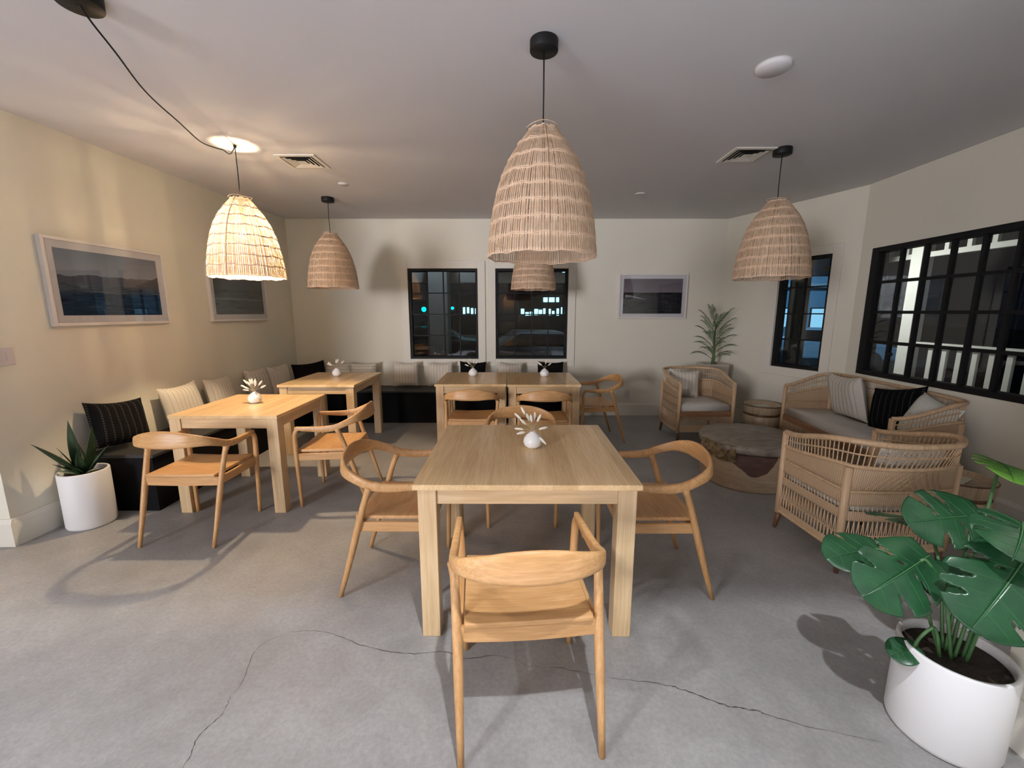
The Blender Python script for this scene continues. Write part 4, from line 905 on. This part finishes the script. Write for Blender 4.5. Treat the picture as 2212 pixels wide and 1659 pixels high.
t = thing('potted_palm', 'young palm in a tall square beige planter in the far right corner', 'potted plant', (2.74, 5.66, 0))
MB().sweep([[(x*s, y*s, z) for x, y in ((-.155, -.155), (.155, -.155), (.155, .155), (-.155, .155))] for z, s in ((0, .8), (.80, 1), (.815, 1), (.815, .9), (.77, .88))]).build('planter', PLANTB, t, bevel=.01)
MB().box(-.138, .138, -.138, .138, .74, .775).build('soil', SOIL, t)
rr = random.Random(21)
MB().tube([(0, 0, .76), (.01, 0, .95), (0, .01, 1.15), (.01, 0, 1.35)], [.028, .018, .014, .006], 8).build('stem', PALMS, t, True)
for i in range(26):
    q = i/25; az = i*2.4+.4; z = .84+.48*q; ln = .27*(1-.22*q); up = .85+.9*q
    d = Vector((cos(az), sin(az), 0)); mb = MB(); pts = []
    for k in range(11):
        s_ = k/10; pts.append(Vector((0, 0, z))+d*ln*s_*(1-.15*s_)+Vector((0, 0, ln*up*s_-ln*.55*s_*s_)))
    mb.tube(pts, [.0035*(1-.7*k/10) for k in range(11)], 5)
    sd = Vector((-sin(az), cos(az), 0))
    for k in range(2, 11):
        for s in (-1, 1):
            p = pts[k]; tn = (pts[k]-pts[k-1]).normalized(); l = .115*(1-.5*abs(k/10-.45)); e = p+(sd*s*.62+tn*.95+Vector((0, 0, .1))).normalized()*l+Vector((0, 0, -.018)); mdl = (p+e)/2+Vector((0, 0, .012)); wv = tn*.006
            mb.grid([[p-wv*.5, mdl-wv, e], [p, mdl+Vector((0, 0, .003)), e], [p+wv*.5, mdl+wv, e]])
    mb.build('frond', PALM, t, True)

# monstera
def monstera_leaf(t, c, tip, nrm, size, m, seed, w=.86, stem_from=None, slits=5):
    """c: petiole attachment; tip: direction of the midrib; nrm: leaf normal"""
    T = Vector(tip).normalized(); N = Vector(nrm); N = (N-T*N.dot(T)).normalized(); Sd = T.cross(N).normalized()
    rr = random.Random(seed); nu, nv = 60, 14; c = Vector(c)
    def width(u):   # heart-like half width, u 0..1 from lobes to tip
        return max(0.001, (sin(pi*min(1, u*.93+.10))**.62)*(1-.30*u)*.62*w)
    def pos(u, v, s):  # v 0..1 from midrib to margin
        wd = width(u)*v; along = u*1.12-.16+ (wd*.42) - .38*max(0, .28-u)*v*1.2   # veins sweep forward, lobes back
        x = s*wd; y = min(along, 1.0-.10*v*v) if u > .9 else along
        lift = .16*v*wd+ .02*sin(u*9+seed)*v
        droop = -.22*(max(0, y))**2
        return c+(T*y+Sd*x+N*(lift+droop-.10*v*v*wd*2))*size
    cuts = []
    for s in (-1, 1):
        cs = [((k+.6+rr.uniform(-.12, .12))/(slits+.6)*.70+.14, rr.uniform(.32, .55), rr.uniform(.016, .032)) for k in range(slits)]
        cuts.append(cs)
    mb = MB()
    for si, s in enumerate((-1, 1)):
        P = [[pos(i/nu, (j/nv), s) for j in range(nv+1)] for i in range(nu+1)]
        n0 = len(mb.v)
        for r in P: mb.v += [tuple(p) for p in r]
        for i in range(nu):
            for j in range(nv):
                u = (i+.5)/nu; v = (j+.5)/nv; cut = False
                for cu, cv, cw in cuts[si]:
                    ww = cw*(.5+1.6*max(0, v-cv)/(1-cv))
                    if v > cv and abs(u-cu) < ww: cut = True
                    if abs(v-.22) < .06 and abs(u-cu-.03) < .014 and cv < .42: cut = True
                if cut: continue
                a, b, d, e = n0+i*(nv+1)+j, n0+i*(nv+1)+j+1, n0+(i+1)*(nv+1)+j+1, n0+(i+1)*(nv+1)+j
                mb.f.append((a, b, d, e) if s > 0 else (a, e, d, b))
    lf = mb.build('leaf', m, t, True, solid=.0018)
    v = MB().tube([pos(i/16, 0, 1)+N*.002 for i in range(17)], [.0035*(1-.8*i/16)*size/.3 for i in range(17)], 5)
    for s in (-1, 1):
        for k in range(5):
            u = .08+k*.17; v.tube([pos(u, j/5*.85, s)+N*.0015 for j in range(6)], [.0010*(1-.6*j/5) for j in range(6)], 4)
    v.build('vein', VEIN, lf, True)
    if stem_from is not None:
        a = Vector(stem_from); b = c; md = a.lerp(b, .5)+Vector((0, 0, .10)); MB().tube(cr([tuple(a), tuple(a.lerp(md, .6)+Vector((0, 0, .03))), tuple(md), tuple(b.lerp(md, .25)+Vector((0, 0, .02))), tuple(b+T*size*.02)], 5), .0055, 8).build('petiole', PSTEM, t, True)
PX, PY = 1.56, 1.285
t = thing('potted_monstera', 'large glossy monstera in a white cylinder pot at the lower right corner', 'potted plant', (PX, PY, 0)); pot(t, .155, .335)
MS = [  # attach (world), tip dir, normal, size, young, stem base offset
    ((1.39, 1.47, .60), (-1, -.15, .03), (-.05, -.45, 1), .20, 0, (-.03, .02), 1),
    ((1.43, 1.33, .645), (-.9, -.30, -.30), (-.25, -.9, .8), .265, 0, (-.02, -.01), 2),
    ((1.76, 1.48, .735), (-.97, -.05, -.02), (-.1, -.7, .8), .25, 0, (0, .03), 2),
    ((1.57, 1.17, .745), (-.66, -.30, -.50), (-.45, -.8, .7), .29, 0, (.02, -.02), 3),
    ((1.65, 1.25, .82), (-.6, -.5, .05), (-.05, -.45, 1), .25, 0, (.03, 0), 2),
    ((1.97, 1.60, .90), (-.45, -.6, .1), (.0, -.5, 1), .22, 1, (.02, .03), 3),
    ((1.61, 1.14, .64), (-.1, -1, -.25), (.0, -.4, 1), .24, 0, (.04, .01), 3),
    ((1.66, 1.55, .66), (.1, .9, -.1), (.1, .2, 1), .26, 0, (0, .04), 3),
    ((1.66, 1.30, .62), (-.7, .25, -.3), (-.3, -.1, 1), .22, 0, (0, 0), 1),
    ((1.43, 1.30, .325), (-1, -.15, -.1), (-.1, -.4, 1), .10, 0, (-.05, 0), 0)]
for i, (a, tp, nn, sz_, yg, so, sl) in enumerate(MS):
    monstera_leaf(t, (a[0]-PX, a[1]-PY, a[2]), tp, nn, sz_, LEAFY if yg else LEAF, 40+i, stem_from=(so[0], so[1], .295), slits=sl)
